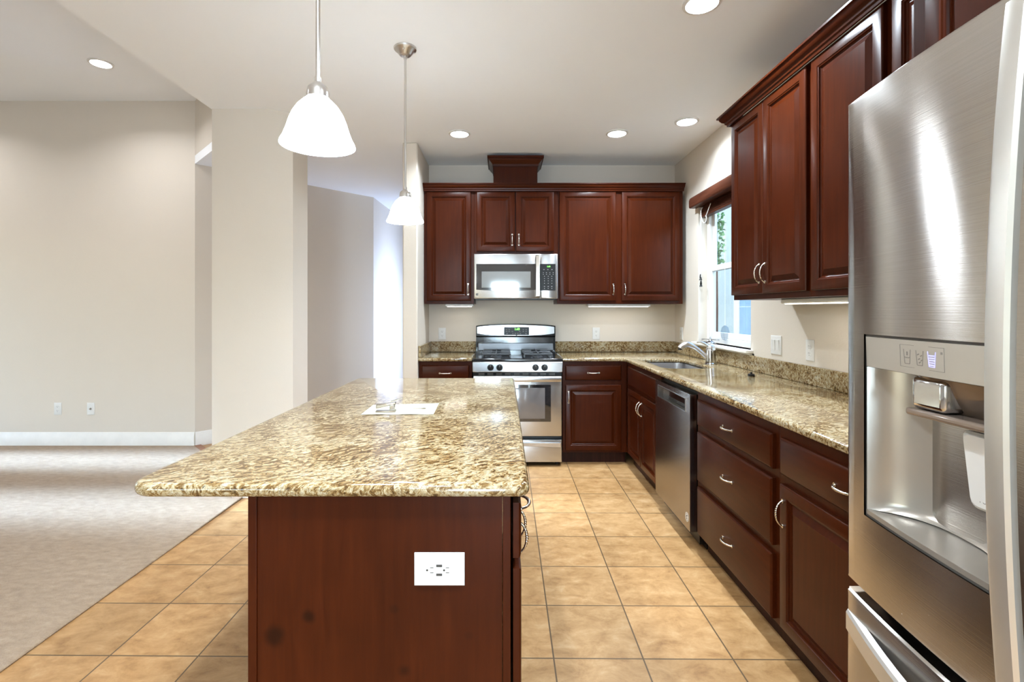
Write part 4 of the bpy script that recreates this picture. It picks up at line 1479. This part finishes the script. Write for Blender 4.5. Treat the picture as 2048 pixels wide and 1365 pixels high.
# ------------------------------------------------------------------ lamps
def pendant(label, x, y, zb):
    t = thing('pendant_lamp', label, 'lamp', (x, y, zb), 0, 'pendant lamps over the island')
    prof = [(0.100, 0.0), (0.0985, 0.006), (0.091, 0.020), (0.0835, 0.040), (0.077, 0.062), (0.068, 0.085), (0.055, 0.106), (0.040, 0.122), (0.028, 0.131)]
    inner = [(r - 0.003, z) for r, z in prof]
    MB().lathe(prof + inner[::-1], 48, cap0=False, cap1=False).build('lamp_shade', 'shade', t, smooth=60)
    MB().lathe([(0.031, 0.1312), (0.031, 0.145), (0.027, 0.160), (0.016, 0.170), (0.009, 0.176), (0.009, 0.188)], 28).build('socket_cap', 'brushed', t)
    H = CEIL - zb
    st = MB().lathe([(0.0062, 0.188), (0.0062, H - 0.06), (0.0085, H - 0.06), (0.0085, H - 0.035)], 14).build('stem', 'brushed', t)
    cn = MB().lathe([(0.012, H - 0.045), (0.030, H - 0.040), (0.046, H - 0.020), (0.060, H - 0.009), (0.062, H - 0.0005)], 36).build('canopy', 'brushed', t)
    MB().lathe([(0.005, 0), (0.005, 0.008)], 10, (0.0, -0.046, H - 0.03)).build('canopy_screw', 'nickel', cn)
    d = bpy.data.lights.new('bulb', 'POINT')
    d.energy = 4
    d.color = (1.0, 0.93, 0.84)
    d.shadow_soft_size = 0.03
    lo = bpy.data.objects.new('bulb', d)
    COL.objects.link(lo)
    lo.parent = t
    lo.location = (0, 0, 0.045)
    return t


pendant('lit opal glass pendant lamp over the near end of the island', -0.511, 1.378, 1.776)
pendant('lit opal glass pendant lamp over the far end of the island, canopy visible', -0.528, 2.70, 1.80)


def can(label, x, y, z, seen=True):
    t = thing('recessed_light', label, 'ceiling light', (x, y, z), 0, 'recessed ceiling lights')
    MB().lathe([(0.088, -0.0003), (0.087, -0.006), (0.072, -0.010), (0.068, -0.004), (0.068, -0.0003)], 40, cap0=False, cap1=False).build('trim_ring', 'white', t)
    MB().lathe([(0.0675, -0.0008), (0.0675, -0.0035)], 40).build('lens', 'can' if z < 3 else 'can_dim', t, smooth=0)
    d = bpy.data.lights.new('lamp', 'AREA')
    d.shape = 'DISK'
    d.size = 0.13
    d.spread = math.radians(140)
    d.energy = (3.6 if 1.3 < x and y > 3 else 6.5 if x < 0 and y > 3 else 11.5) if z < 3 else 3.9
    d.color = (0.78, 0.90, 1.0) if z < 3 else (0.95, 0.96, 1.0)
    lo = bpy.data.objects.new('lamp', d)
    COL.objects.link(lo)
    lo.parent = t
    lo.location = (0, 0, -0.004)
    return t


can('recessed ceiling light above and left of the range', -0.346, 4.0, CEIL)
can('recessed ceiling light in front of the wide back wall cabinet', 0.918, 3.99, CEIL)
can('recessed ceiling light over the sink near the right wall', 1.385, 3.74, CEIL)
can('recessed ceiling light over the aisle in front of the right wall cabinets', 0.922, 2.30, CEIL)
can('recessed ceiling light in the higher living room ceiling', -3.30, 4.087, LCEIL)
for x, y, z in ((0.92, 0.55, CEIL), (-0.35, 0.4, CEIL), (0.92, -1.6, CEIL), (-0.6, -1.6, CEIL), (-5.2, 4.087, LCEIL), (-3.3, 1.4, LCEIL), (-5.2, 1.4, LCEIL)):  # unseen ceiling lights, added for more illumination
    can('added recessed ceiling light out of view, brightening the rooms', x, y, z)
